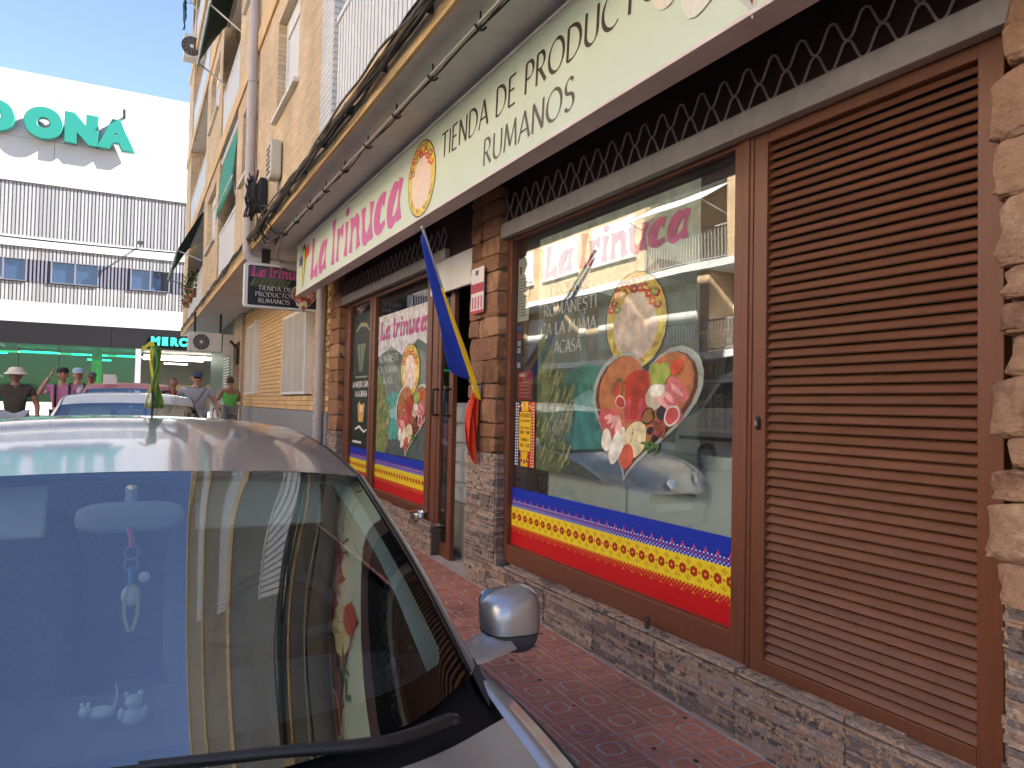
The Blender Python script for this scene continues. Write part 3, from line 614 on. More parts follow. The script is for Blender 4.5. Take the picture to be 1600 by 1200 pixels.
# upper storeys
FL = [3.97, 6.88, 9.79, 12.7]; TOP = 15.6
def levels(i): return FL[i], (FL[i+1] if i+1 < len(FL) else TOP)
rec = [(-8,6.64),(13.4,16.3),(19.9,25.6)]
walls = [(6.66,13.4),(16.3,19.9),(25.6,Y1)]
for i in range(4):
    z0, z1 = levels(i); ztop = z1-.24
    yl = -8 if i == 0 else (-8 if i < 3 else 10.4)
    lim = 12.3 if i == 3 else 99
    def wall(y0, y1, za, zb, x=1.502): mb.box(x, x+.25, y0, y1, za, zb)
    for (a, b) in walls:
        mb = MB()
        if i == 3 and a < 10: a = 10.4
        if a == 6.66:
            wall(a, 8.08, z0, ztop); wall(9.42, 11.75, z0, ztop); wall(8.08, 9.42, z0, z0+1.12); wall(8.08, 9.42, z0+2.35, ztop)
            wall(11.75, 12.7, z0, z0+1.15); wall(11.75, 12.7, z0+2.3, ztop); wall(12.7, b, z0, ztop)
        elif a == 10.4: wall(a, b, z0, ztop)
        elif a == 16.3:
            wall(a, 17.0, z0, ztop); wall(18.9, b, z0, ztop); wall(17.0, 18.9, z0, z0+1.1); wall(17.0, 18.9, z0+2.35, ztop)
        else: wall(a, b, z0, ztop)
        obj('facade_wall', mb, M_brick, AB)
    # recess linings: back wall, cheeks, ceiling band
    for (a, b) in rec:
        if i == 3 and a < 0: continue
        mb = MB(); mb.box(2.7, 2.8, a, b, z0, ztop); obj('balcony_back_wall', mb, M_brick if i else M_wbrick, AB)
        for c0, c1 in ((b+.001, b+.2), (a-.2, a-.001)):
            if c0 > 0: mb = MB(); mb.box(1.76, 2.7, c0, c1, z0, ztop); obj('balcony_cheek', mb, M_wbrick if i == 0 else M_brick, AB)
    if i == 0: mb = MB(); mb.box(1.494, 1.50, 6.645, 6.92, z0+.03, ztop); mb.box(1.494, 1.76, 6.45, 6.645, z0+.03, ztop); obj('white_pier', mb, M_wbrick, AB)
    mb = MB(); mb.box(1.50, 2.9, -8 if i < 3 else 10.4, Y1, ztop, z1); obj('floor_slab', mb, M_plast, AB)
    mb = MB(); mb.box(1.47, 1.498, -8 if i < 3 else 10.4, Y1+.03, ztop-.01, z1+.04); obj('fascia', mb, M_ochre, AB, bevel=.006)
    # windows with roller blinds
    for (a, b, c_, d, col) in ((8.08,9.42,1.12,2.35,0),(11.75,12.7,1.15,2.3,1),(17.0,18.9,1.1,2.35,0)):
        if i == 3 and a < 15: continue
        mb = MB(); mb.box(1.60, 1.66, a, a+.06, z0+c_, z0+d); mb.box(1.60, 1.66, b-.06, b, z0+c_, z0+d); mb.box(1.601, 1.659, a+.06, b-.06, z0+d-.2, z0+d); wn = obj('window', mb, M_white, AB, bevel=.004)
        mb = MB(); zz = z0+c_+.02
        while zz < z0+d-.22: mb.box(1.625, 1.64, a+.06, b-.06, zz, zz+.038); zz += .042
        obj('roller_blind', mb, M_white if not col else mat('dark_blind', (.09,.085,.08), .6), wn)
        mb = MB(); mb.box(1.44, 1.62, a-.06, b+.06, z0+c_-.05, z0+c_); obj('sill', mb, M_plast, wn, bevel=.004)
    # railings
    for (a, b, st) in ((2.2,6.44,0),(13.45,16.25,0),(19.95,25.55,1)):
        if i >= 3 and a < 10: continue
        if i == 1 and a < 10: a = 2.2
        mb = MB(); mb.box(1.515, 1.565, a, b, z0+.98, z0+1.03); mb.box(1.52, 1.56, a, b, z0+.07, z0+.11); rl = obj('railing', mb, M_white, AB, bevel=.004)
        if i == 0 or st == 0:
            bm_ = MB(); bm_.box(-.011, .011, -.032, .032, z0+.11-(z0+.545), z0+.98-(z0+.545)); bm_ = mk('bar', bm_, M_white); y = a+.05
            while y < b: piece('bar', bm_, rl, (1.54, y, z0+.545)); y += .094
        else:
            mb = MB(); mb.box(1.525, 1.555, a+.02, b-.02, z0+.12, z0+.95); obj('panel', mb, mat('pale_panel', (.55,.60,.64), .5), rl)
mb = MB(); mb.box(1.75, 6.5, Y1-.02, Y1, 3.78, TOP); mb.box(2.81, 6.5, Y1-.02, Y1, 0, 3.77); mb.box(2.8, 6.5, 10.3, Y1, TOP-.02, TOP); obj('end_wall', mb, M_brick, AB)
mb = MB(); mb.box(2.9, 6.5, -8, 10.3, 3.8, 12.66); mb.box(2.9, 6.5, 10.3, Y1-.03, 3.8, 15.5); mb.box(5.25, 6.5, -8, Y1-.03, 0, 3.8); obj('inner_block', mb, M_plast, AB)
mb = MB(); mb.box(2.505, 2.9, -8, -.3, 0, 3.77); obj('side_wall', mb, M_brick, AB)
# ---------------------------------------------------------------- shop sign over the front
SG = thing('shop_sign_board', 'long pale green sign board above the shop front with pink name lettering', 'sign', (1.97, 5.5, 3.04))
M_signf = mat('sign_face', hexc((208,222,200)), .45, var=.035, vs=1.2, dirt=.06); M_signb = mat('sign_rim', hexc((224,212,208)), .5, var=.12, vs=3, dirt=.3)
mb = MB(); mb.box(1.974, 2.10, .2, 10.28, 3.04, 3.72); obj('box', mb, M_signb, SG, bevel=.006)
mb = MB(); mb.box(1.966, 1.973, .22, 10.262, 3.062, 3.70); obj('face', mb, M_signf, SG)
mb = MB(); mb.box(1.958, 1.976, .2, 10.28, 3.70, 3.722); mb.box(1.958, 1.976, .2, 10.28, 3.04, 3.060); obj('trim', mb, M_signb, SG, bevel=.003)
pr = Print(onwall(1.9655)); groove(pr, -9.36, 3.14, .50, 3.5, (206,92,158)); pr.build('name_lettering', M_pr, SG)
pr = Print(onwall(1.9655)); INK = (66,52,44)
write(pr, 'TIENDA DE PRODUCTOS', -4.99, 3.395, .175, INK, width=2.66, weight=.155, slant=.06); write(pr, 'RUMANOS', -4.26, 3.135, .165, (96,84,70), width=1.09, weight=.15, slant=.06); pr.build('trade_lettering', M_pr, SG)
pr = Print(onwall(1.9655)); flower_medallion(pr, -5.40, 3.36, .30, .29); pr.build('flower_print', M_pr, SG)
pr = Print(onwall(1.9655)); mp0 = pr.mp; pr.mp = lambda u, v, d: mp0(u, min(v, 3.694), d); heart_board(pr, -1.95, 3.69, 2.0, 2, .6); pr.build('food_print', M_pr, SG)
pr = Print(onwall(1.9655))                                           # bird emblem in blue, yellow and red
pr.poly([(-9.86,3.10),(-9.80,3.13),(-9.70,3.34),(-9.66,3.52),(-9.72,3.64),(-9.80,3.68),(-9.90,3.62),(-9.92,3.40)], (44,40,42))
pr.poly([(-9.845,3.12),(-9.80,3.15),(-9.76,3.36),(-9.75,3.55),(-9.80,3.62),(-9.85,3.55),(-9.87,3.35)], (238,212,50), 2)
for k in range(6):
    a = R(100+22*k); pr.poly([(-9.92,3.50),(-9.92+.24*math.cos(a),3.47+.15*math.sin(a)),(-9.90,3.42)], (42,66,160), 2)
    a = R(-30+22*k); pr.poly([(-9.70,3.56),(-9.68+.26*math.cos(a),3.56+.13*math.sin(a)),(-9.70,3.44)], (222,76,50), 2)
pr.poly([(-9.76,3.2),(-9.69,3.36),(-9.67,3.5),(-9.735,3.5)], (124,122,118), 3); pr.build('bird_emblem', M_pr, SG)
for y in (1.5, 3.5, 5.5, 7.5, 9.5):
    mb = MB(); mb.box(2.02, 2.06, y, y+.04, 3.72, 3.77); obj('hanger', mb, M_black, SG)
# blade sign hanging at right angles to the wall
BS = thing('projecting_sign', 'small dark sign with white frame hanging under the slab beside the drainpipe', 'sign', (1.9, 10.9, 2.92))
def rrect(x0, x1, z0, z1, r_, n=5):
    P = []
    for cx, cz, a0 in ((x1-r_,z1-r_,0),(x0+r_,z1-r_,90),(x0+r_,z0+r_,180),(x1-r_,z0+r_,270)):
        P += [(cx+r_*math.cos(R(a0+90*k/n)), cz+r_*math.sin(R(a0+90*k/n))) for k in range(n+1)]
    return P
mb = MB(); mb.prism(rrect(1.37,2.42,2.92,3.56,.05), onfront(10.9), 0, -.12); obj('box', mb, M_white, BS, bevel=.008)
pr = Print(onfront(10.898)); pr.poly(rrect(1.42,2.40,2.955,3.52,.03), (44,44,52)); pr.poly([(1.42,3.36),(1.75,3.30),(2.0,3.36),(2.4,3.28),(2.4,3.50),(1.42,3.50)], (86,82,86), 2)
for k in range(26): x = 1.44+.02*k; pr.poly([(x,3.22+.02*math.sin(k)),(x+.012,3.22),(x+.07,3.33+.03*math.sin(k*2.1)),(x+.055,3.34)], [(94,108,70),(124,124,74),(70,90,62)][k%3], 3)
groove(pr, 1.47, 3.36, .15, .78, (196,84,146), 5)
write(pr, 'TIENDA DE', 1.56, 3.175, .062, (214,210,204), .46, weight=.16, layer=5); write(pr, 'PRODUCTOS', 1.525, 3.085, .062, (214,210,204), .52, weight=.16, layer=5); write(pr, 'RUMANOS', 1.57, 2.995, .062, (214,210,204), .43, weight=.16, layer=5)
heart_board(pr, 2.20, 3.09, .36, 5); pr.build('printed_face', M_prl if False else M_pr, BS)
for x in (1.6, 2.1): mb = MB(); mb.box(x, x+.12, 10.92, 10.96, 3.56, 3.765); obj('bracket', mb, M_black, BS)

# ---------------------------------------------------------------- window prints
def folk(y1, y0, zt, zb, X, name, label, nfl):
    """blue, yellow, red folk border across a pane"""
    H = zt-zb; u0, u1 = -y1, -y0; pr = Print(onwall(X)); zB, zR = zt-.34*H, zt-.66*H
    pr.rect(u0, zB, u1, zt, (28,56,178)); pr.rect(u0, zR, u1, zB, (250,222,50), 1); pr.rect(u0, zb, u1, zR, (206,28,34), 1)
    st = (u1-u0)/nfl; c = .5*(zB+zR)
    dm = lambda x, z, a, b, col, l: pr.poly([(x-a,z),(x,z-b),(x+a,z),(x,z+b)], col, l)
    for k in range(nfl):
        x = u0+st*(k+.5)
        for q in range(4):
            an = PI/4+q*PI/2; px, pz = x+st*.24*math.cos(an), c+H*.042*math.sin(an)
            pr.poly([(x,c),(px-st*.20*math.sin(an),pz+H*.034*math.cos(an)),(px+st*.12*math.cos(an),pz+H*.026*math.sin(an)),(px+st*.20*math.sin(an),pz-H*.034*math.cos(an))], (188,52,28), 2)
        for dx, dz in ((1,0),(-1,0),(0,1),(0,-1)): dm(x+dx*st*.17, c+dz*H*.034, st*.19, H*.038, (188,52,28), 2.6)
        dm(x, c, st*.09, H*.018, (246,214,80), 4)
        for zz in (c+H*.098, c-H*.098):
            dm(x+st*.5, zz, st*.27, H*.042, (196,130,26), 2); dm(x+st*.5, zz, st*.22, H*.035, (250,222,50), 3); dm(x+st*.5, zz, st*.08, H*.014, (188,70,28), 4)
        dm(x+st*.5, c, st*.10, H*.02, (196,110,28), 2)
        for j in range(3):
            xx = x+st*(j-1)/3
            for m_ in range(4):
                dm(xx+(st/6 if m_ % 2 else 0), zB+H*(.012+.028*m_), st*.10, H*.013, [(236,232,240),(200,206,236),(222,92,116),(236,232,240)][m_], 2)
            dm(xx, zR-H*.012, st*.13, H*.016, (240,206,40), 2); dm(xx+st/6, zR-H*.045, st*.09, H*.013, (236,150,60), 2); dm(xx, zR-H*.075, st*.08, H*.012, (230,120,60), 2)
        dm(x, zB+H*.125, st*.15, H*.022, (226,84,108), 3); dm(x, zB+H*.16, st*.06, H*.012, (226,84,108), 3)
        pr.poly([(x-st*.2,zR-H*.11),(x,zR-H*.085),(x+st*.2,zR-H*.11),(x,zR-H*.10)], (240,180,60), 3)
    o = pr.build(name, M_pr, loc=(X, (y0+y1)/2, zb)); tag(o, label, 'window sticker', 'folk border stickers'); return o
folk(4.973, 2.634, .986, .558, 2.5975, 'border_sticker', 'wide blue yellow red folk border along the foot of the big window', 27)
folk(8.498, 6.762, 1.03, .602, 2.5955, 'border_sticker', 'blue yellow red folk border below the food poster beside the door', 20)
folk(9.618, 8.722, 1.03, .602, 2.5955, 'border_sticker', 'narrow blue yellow red folk border under the dark green poster', 10)
def shop_poster(y1, y0, zt, zb, X, label, cols_top):
    pr = Print(onwall(X)); u0, u1 = -y1, -y0; W, H = u1-u0, zt-zb; U = lambda a: u0+W*a; V = lambda b: zb+H*b
    pr.rect(u0, zb, u1, zt, (84,98,96)); pr.poly([(U(0),V(.70)),(U(.3),V(.76)),(U(.55),V(.68)),(U(.8),V(.78)),(U(1),V(.72)),(U(1),V(1)),(U(0),V(1))], cols_top, 2)
    pr.poly([(U(0),V(.45)),(U(.12),V(.60)),(U(.25),V(.70)),(U(.42),V(.60)),(U(.6),V(.68)),(U(.8),V(.72)),(U(1),V(.66)),(U(1),V(.3)),(U(0),V(.3))], (120,130,124), 3)
    pr.poly([(U(0),V(.62)),(U(.10),V(.52)),(U(.24),V(.40)),(U(.20),V(.28)),(U(.28),V(.16)),(U(.2),V(.0)),(U(0),V(0))], (128,142,92), 4)
    pr.poly([(U(.22),V(.40)),(U(.35),V(.44)),(U(.55),V(.42)),(U(.62),V(.3)),(U(.5),V(.12)),(U(.28),V(.10)),(U(.2),V(.25))], (86,162,150), 5)
    pr.poly([(U(.28),V(.30)),(U(.40),V(.34)),(U(.5),V(.3)),(U(.45),V(.25)),(U(.3),V(.26))], (142,190,190), 6)
    rng = random.Random(8)
    for k in range(160):
        x = rng.uniform(0,.26); y = rng.uniform(.02,.5-.7*x); a = rng.uniform(.02,.06)
        pr.poly([(U(x),V(y)),(U(x+.012),V(y)),(U(x+a*.9),V(y+a*1.2)),(U(x+a*.8),V(y+a*1.25))], rng.choice([(122,132,70),(160,156,96),(78,96,58),(190,180,130)]), 7+rng.random())
    groove(pr, U(.05), V(.82), H*.135, W*.90, (190,70,140), 9)
    for t, b, x0, x1 in (('PRODUSE',.735,.10,.40),('ROMÂNEȘTI',.655,.05,.44),('CA LA MAMA',.575,.03,.44),('ACASĂ',.495,.14,.34)):
        write(pr, t, U(x0), V(b), H*.05, (226,226,216), W*(x1-x0), weight=.15, layer=9)
    flower_medallion(pr, U(.68), V(.58), W*.17, H*.17, 9)
    mp = pr.mp; cv = V(.25); pr.mp = lambda u, v, d: mp(u+.30*(v-cv)*(W/H), v, d); heart_board(pr, U(.70), cv, W*.58, 12, .74); pr.mp = mp
    o = pr.build('window_poster', M_prl, loc=(X, (y0+y1)/2, zb)); tag(o, label, 'poster'); return o
shop_poster(4.63, 2.93, 2.81, 1.15, 2.6075, 'large poster of a food board and mountain lake inside the big shop window', (212,222,214))
shop_poster(8.47, 6.78, 2.62, 1.035, 2.5955, 'tall food board poster on the pane next to the shop door', (206,204,206))
pr = Print(onwall(2.5955)); pr.rect(-9.60, 1.035, -8.74, 2.75, (30,44,40))                     # dark green grill-meat poster
write(pr, 'LA MEJOR CARNE', -9.55, 1.80, .07, (230,230,224), .76, weight=.2, even=True); write(pr, 'A LA BRASA', -9.42, 1.68, .07, (230,230,224), .52, weight=.2, even=True)
for k in range(5): pr.strip([(-9.36+.08*k, 2.35), (-9.30+.05*k, 2.15), (-9.26+.03*k, 2.0)], [.03,.018,.008], (170,180,150), 2)
pr.strip([(-9.45,2.52),(-9.25,2.60),(-9.0,2.58),(-8.85,2.5)], [.02,.05,.05,.02], (150,150,110), 2); pr.poly([(-9.25,1.36),(-9.05,1.36),(-8.98,1.58),(-9.04,1.60),(-9.14,1.56),(-9.22,1.62),(-9.3,1.58)], (206,160,96), 2)
pr.ell(-9.14, 1.53, .07, .05, (232,206,170), 3); pr.strip([(-9.4,1.26),(-9.2,1.30),(-9.0,1.24),(-8.88,1.27)], [.02,.035,.03,.02], (226,226,218), 2); pr.strip([(-9.5,1.10),(-9.1,1.10)], [.03,.03], (226,226,218), 2); pr.strip([(-9.45,1.93),(-8.9,1.93)], [.018,.018], (150,158,140), 2)
tag(pr.build('grill_poster', M_pr, loc=(2.5955,9.2,1.035)), 'narrow dark green poster with white lettering on the leftmost pane', 'poster')
def hours():
    pr = Print(onwall(2.5965)); u0, u1, b, t = -4.945, -4.635, 1.155, 1.635; W, H = u1-u0, t-b; U = lambda a: u0+W*a; V = lambda c: b+H*c
    pr.rect(u0, b, u0+W*.33, t, (36,40,84)); pr.rect(u0+W*.33, b, u0+W*.67, t, (236,184,40)); pr.rect(u0+W*.67, b, u1, t, (184,40,40))
    for k in range(22):
        for a in (.07,.16): pr.poly([(U(a-.04),V(.02+.045*k)),(U(a),V(.0+.045*k)),(U(a+.04),V(.02+.045*k)),(U(a),V(.04+.045*k))], (230,226,220), 2); pr.poly([(U(.78+a-.04),V(.02+.045*k)),(U(.78+a),V(.0+.045*k)),(U(.78+a+.04),V(.02+.045*k)),(U(.78+a),V(.04+.045*k))], (236,196,150), 2)
    for k in range(14): a = R(180+180*k/13); pr.ell(U(.5+.2*math.cos(a)), V(.16+.09*math.sin(a)), W*.05, H*.014, [(30,30,40),(150,40,60),(236,200,80)][k%3], 2, a); pr.ell(U(.5+.3*math.cos(a)), V(.9-.05*math.sin(a)), W*.05, H*.014, [(180,50,40),(236,200,80),(250,230,180)][k%3], 2, a)
    P = [(U(x), V(y)) for x, y in rrect(.22,.84,.23,.85,.08)]; pr.poly(P, (30,28,26), 4); P = [(U(x), V(y)) for x, y in rrect(.24,.82,.237,.843,.07)]; pr.poly(P, (240,190,44), 5)
    for tx, y, x0, x1, h in (('HORARIO',.755,.27,.79,.06),('DE ATENCIÓN',.685,.31,.75,.035),('LUNES A SABADO',.58,.29,.77,.03),('10:00 - 20:00',.50,.29,.77,.05),('DOMINGO',.39,.34,.72,.045),('11:00 - 13:00',.30,.29,.77,.05)): write(pr, tx, U(x0), V(y), H*h, (52,36,20), W*(x1-x0), weight=.2, layer=6)
    tag(pr.build('opening_hours_sign', M_pr, loc=(2.5965,4.8,1.155)), 'yellow blue and red opening hours sheet in the corner of the big window', 'notice')
hours()
pr = Print(onwall(2.6065)); pr.rect(-4.93, 1.65, -4.70, 1.86, (190,32,36)); pr.rect(-4.91,1.82,-4.82,1.845,(236,226,220),2)
for k in range(5): pr.rect(-4.91, 1.67+.026*k, -4.74, 1.676+.026*k, (232,170,160), 2)
tag(pr.build('red_notice', M_pr, loc=(2.6065,4.8,1.65)), 'small red notice inside the big window above the opening hours', 'notice')
pr = Print(onwall(2.6065)); pr.rect(-4.955, 1.88, -4.885, 2.22, (24,24,28))
for k, c in enumerate([(214,216,220),(60,66,80),(220,222,226),(206,208,220),(190,60,60),(50,100,190)]): pr.rect(-4.948, 1.89+.055*k, -4.895, 1.93+.055*k, c, 2)
tag(pr.build('card_sticker', M_pr, loc=(2.6065,4.9,1.88)), 'black strip of payment card stickers at the window edge', 'sticker')
pr = Print(onwall(2.6066)); pr.rect(-4.955, 2.24, -4.78, 2.72, (222,220,210))
pr.poly([(-4.93,2.66),(-4.90,2.66),(-4.90,2.61),(-4.915,2.59),(-4.93,2.61)], (150,40,40), 2)
for k in range(13): pr.rect(-4.94, 2.28+.023*k, -4.80-.02*(k%3), 2.287+.023*k, (120,118,112), 2)
tag(pr.build('paper_notice', M_pr, loc=(2.6066,4.88,2.24)), 'white sheet of fine print in the upper corner of the big window', 'notice')
pr = Print(onwall(2.438)); pr.rect(-5.46, 2.335, -5.22, 2.70, (232,222,222)); pr.rect(-5.46,2.50,-5.22,2.575,(176,44,62),2); pr.rect(-5.46,2.335,-5.22,2.36,(196,60,76),2); pr.rect(-5.38,2.64,-5.32,2.68,(90,84,96),2)
for k in range(4): pr.rect(-5.44+.055*k, 2.37, -5.405+.055*k, 2.47, (204,110,122), 2)

mb = MB(); mb.box(2.4385, 2.442, -5.46*-1-.24, 5.46, 2.335, 2.70)
lf = thing('leaflet', 'white and crimson leaflet stuck on the stone pillar by the door', 'leaflet', (2.44,5.34,2.335)); obj('sheet', mb, M_white, lf); pr.build('printed_face', M_pr, lf)

# ---------------------------------------------------------------- things seen behind the panes
def shelf_unit(name, label, cat, x0, x1, y0, y1, z1, m, doors=2):
    t = thing(name, label, cat, ((x0+x1)/2,(y0+y1)/2,.15)); mb = MB(); mb.box(x0, x1, y0, y1, .151, z1); obj('cabinet', mb, m, t, bevel=.015)
    for k in range(doors): a = y0+(y1-y0)*k/doors; mb = MB(); mb.box(x0-.02, x0-.001, a+.02, a+(y1-y0)/doors-.02, .22, z1-.05); obj('front', mb, m, t, bevel=.008)
shelf_unit('display_fridge', 'grey cabinet standing behind the lower half of the big window', 'fridge', 2.70, 3.2, 2.66, 4.6, 1.36, mat('fridge_grey', (.74,.78,.76), .5, var=.05))
t = thing('shop_counter', 'white slatted counter seen through the open shop door', 'counter', (2.9, 6.4, .185))
mb = MB(); mb.box(2.74, 3.2, 5.9, 7.0, .186, 1.62); obj('body', mb, mat('counter_grey', (.60,.61,.62), .5), t)
for k in range(5): mb = MB(); mb.box(2.71, 2.738, 5.92, 6.98, .72+.18*k, .86+.18*k); obj('slat', mb, mat('counter_slat', (.78,.78,.78), .45), t)
mb = MB(); mb.box(2.705, 2.736, 5.92, 6.98, .19, .70); obj('base_panel', mb, mat('counter_base', (.42,.38,.34), .6), t)
t = thing('product_shelf', 'dim shelves of groceries against the back wall of the shop', 'shelf', (5.0, 6, .15)); rng = random.Random(2)
mb = MB()
for z in (.5,.95,1.4,1.85,2.3): mb.box(4.7, 5.15, 1.4, 9.6, z, z+.03)
obj('shelf_board', mb, mat('shelf_board', (.4,.38,.35), .6), t)
mb = MB()
for z in (.53,.98,1.43,1.88):
    y = 1.5
    while y < 9.5: a = rng.uniform(.06,.14); mb.box(4.75, 4.95, y, y+a, z, z+rng.uniform(.15,.34)); y += a+.02
o = obj('goods', mb, ramp_mat('goods', [(.3,.05,.04),(.4,.3,.1),(.1,.2,.08),(.35,.33,.3),(.05,.08,.2)], .5, .05), t); o['kind'] = 'stuff'

# ---------------------------------------------------------------- flag
FG = thing('flag', 'furled blue yellow and red flag on a leaning pole at the stone pillar', 'flag', (2.43, 5.33, 1.72))
A, B = Vector((2.45,5.345,1.70)), Vector((1.86,5.04,2.86)); D = B-A
mb = MB(); mb.tube([A, B+D*.015], .011, 10); obj('pole', mb, mat('pole_grey', (.6,.6,.6), .4), FG, smooth=50)
mb = MB(); mb.ell(B+D*.02, (.016,.016,.016), 10, 8); obj('finial', mb, M_steel, FG, smooth=60)
mb = MB(); mb.box(2.44,2.475,5.31,5.37,1.68,1.76); mb.tube([A-D*.02, A+D*.06], .019, 10); obj('holder', mb, M_white, FG)
def cloth(name, rows, col, thick=.0015):
    mb = MB(); mb.grid(patch(rows, 15, 25)); o = obj(name, mb, mat(name, col, .75, var=.06, vs=8, bump=.15, bs=260), FG, smooth=80)
    s = o.modifiers.new('thick','SOLIDIFY'); s.thickness = thick; s.offset = 0; return o
def along(t, dx=0, dy=0, dz=0): p = A+D*t; return (p.x+dx, p.y+dy, p.z+dz)
cloth('blue_cloth', [[along(.99,-.016,-.016,0),along(.98,-.03,.0,-.02),along(.97,-.02,.02,-.04)],
  [along(.80,-.018,-.018),along(.79,-.045,.02,-.05),along(.78,-.035,.05,-.08)], [along(.60,-.018,-.016),along(.58,-.03,.05,-.10),along(.55,-.045,.06,-.12)],
  [along(.42,-.018,-.018),along(.42,.03,.06,-.15),along(.40,-.06,.07,-.17)], [along(.24,-.018,-.018),along(.28,.02,.05,-.14),along(.30,-.055,.07,-.19)], [along(.10,-.018,-.012),along(.14,.0,.03,-.06),along(.20,.0,.055,-.12)]], hexc((28,62,180)), .002)
cloth('yellow_cloth', [[along(.66,-.020,-.024),along(.66,-.026,-.03,.008),along(.66,-.014,-.042,.01)],[along(.45,-.022,-.022),along(.45,-.034,-.04,.01),along(.45,-.012,-.062,.01)],[along(.25,-.022,-.022),along(.25,-.036,-.05,.01),along(.25,-.006,-.075,.012)],
  [along(.05,-.02,-.02),along(.05,-.03,-.05,-.01),along(.04,.0,-.085,-.02)],[along(-.03,-.02,-.01),along(-.03,-.03,-.04,-.02),along(-.03,.0,-.07,-.03)]], hexc((222,184,34)))
a = along(.02)
RD = [(.0,.026,.02),(.08,.040,.035),(.18,.052,.04),(.30,.055,.04),(.40,.050,.035),(.48,.040,.025),(.535,.024,.015)]
cloth('red_cloth', [[(a[0]+.02-2*w_*q/9+.012*math.sin(q*2.9+dz*6), a[1]+yy*math.sin(q*2.3+dz*4)-.02, a[2]-dz-(.03*(q/9) if dz < .1 else .07*(1-q/9)*(dz > .4))) for q in range(10)] for dz, w_, yy in RD], hexc((226,62,34)))

# ---------------------------------------------------------------- drainpipe, cables, lamps, air conditioners
DP = thing('drainpipe', 'grey plastic drainpipe running down the brick front and behind the dark sign', 'pipe', (2.38, 10.6, .2))
def bend(pts, n=6):
    out = [Vector(pts[0])]
    for i in range(1, len(pts)-1):
        p0, p1, p2 = Vector(pts[i-1]), Vector(pts[i]), Vector(pts[i+1]); d = min(.13,(p1-p0).length*.4,(p2-p1).length*.4)
        a, b = p1+(p0-p1).normalized()*d, p1+(p2-p1).normalized()*d
        out += [(a*(1-t)*(1-t)+p1*2*t*(1-t)+b*t*t) for t in [k/n for k in range(n+1)]]
    return out+[Vector(pts[-1])]
mb = MB(); mb.tube(bend([(1.42,11.05,15.5),(1.42,11.05,3.62),(2.37,10.85,3.52),(2.39,10.62,3.3),(2.39,10.62,.36)]), .068, 16); obj('pipe', mb, M_pvc, DP, smooth=50)
for z in (4.55, 6.2, 7.7): mb = MB(); mb.tube([(1.42,11.05,z-.02),(1.42,11.05,z+.02)], .078, 16); mb.box(1.42,1.505,11.03,11.07,z-.015,z+.015); obj('clamp', mb, M_black if z > 7 else M_pvc, DP, smooth=50)
for z in (1.35, 2.6): mb = MB(); mb.tube([(2.39,10.62,z-.02),(2.39,10.62,z+.02)], .077, 16); obj('clamp', mb, M_steel, DP, smooth=50)
for z in (4.0, 5.7): mb = MB(); mb.tube([(1.42,11.05,z-.06),(1.42,11.05,z+.06)], .074, 16); obj('joint', mb, M_pvc, DP, smooth=50)
rng = random.Random(11)
CB = thing('cable_bundle', 'thick bundle of black and brown cables strung along the ochre slab edge', 'cables', (1.44, 6, 3.85))
for k in range(22):
    oz, ox, ph = rng.uniform(-.075,.075), rng.uniform(0,.045), rng.uniform(0,6); pts = []
    for i in range(60):
        y = 1.0+9.9*i/59; pts.append((1.435-ox+.006*math.sin(y*4+ph), y, 3.865+oz*(.6+.4*math.sin(y*1.7+ph))+.012*math.sin(y*6.3+ph*2)))
    mb = MB(); mb.tube(pts, rng.choice((.005,.007,.010)), 6); obj('cable', mb, [M_cab, M_cabg, mat('brown_cable', (.10,.065,.045), .6, var=.4)][k % 3], CB, smooth=60)
for y in [2.2+.85*i for i in range(10)]:
    mb = MB(); mb.box(1.395, 1.468, y, y+.008, 3.83, 3.91); obj('cable_tie', mb, M_black, CB)
C2 = thing('cable_run', 'sagging cables along the slab edge beyond the drainpipe', 'cables', (1.44, 18, 3.95))
for k in range(5):
    ph = rng.uniform(0,6); mb = MB(); mb.tube([(1.445-.006*k, 11.0+16.2*i/50, 3.98-.025*k+.03*math.sin(i*.5+ph)*(k>1)+.02*math.sin(i*1.3+ph)) for i in range(51)], .011, 6); obj('cable', mb, M_cabg if k % 2 else M_cab, C2, smooth=60)
CD = thing('ceiling_conduit', 'metal conduit with cables hung on hooks under the slab above the sign', 'conduit', (1.65, 6, 3.7))
mb = MB(); mb.tube([(1.63, 1.0+8.6*i/40, 3.69) for i in range(41)]+[(1.70,10.3,3.6),(1.85,10.9,3.6)], .012, 8); obj('conduit', mb, mat('conduit_steel', (.5,.47,.43), .4, metal=.7), CD, smooth=60)
for k in range(3): mb = MB(); mb.tube([(1.648+.010*k+.006*math.sin(i*.7+k), 1.0+9.2*i/60, 3.705+.012*math.sin(i*.9+2*k)) for i in range(61)], .006, 6); obj('cable', mb, M_cab, CD, smooth=60)
for i in range(11):
    y = 2.2+.72*i; mb = MB(); mb.tube([(1.645,y,3.772),(1.645,y,3.66)], .006, 6); mb.tube([(1.61,y,3.69),(1.63,y,3.668),(1.66,y,3.668),(1.68,y,3.69)], .008, 6); obj('hook', mb, M_black, CD)
JB = thing('junction_box', 'black tangle of cable and junction box beside the drainpipe elbow', 'junction box', (1.42, 10.3, 4.2))
mb = MB(); mb.box(1.40, 1.50, 9.9, 10.25, 4.1, 4.5); obj('box', mb, M_black, JB, bevel=.02)
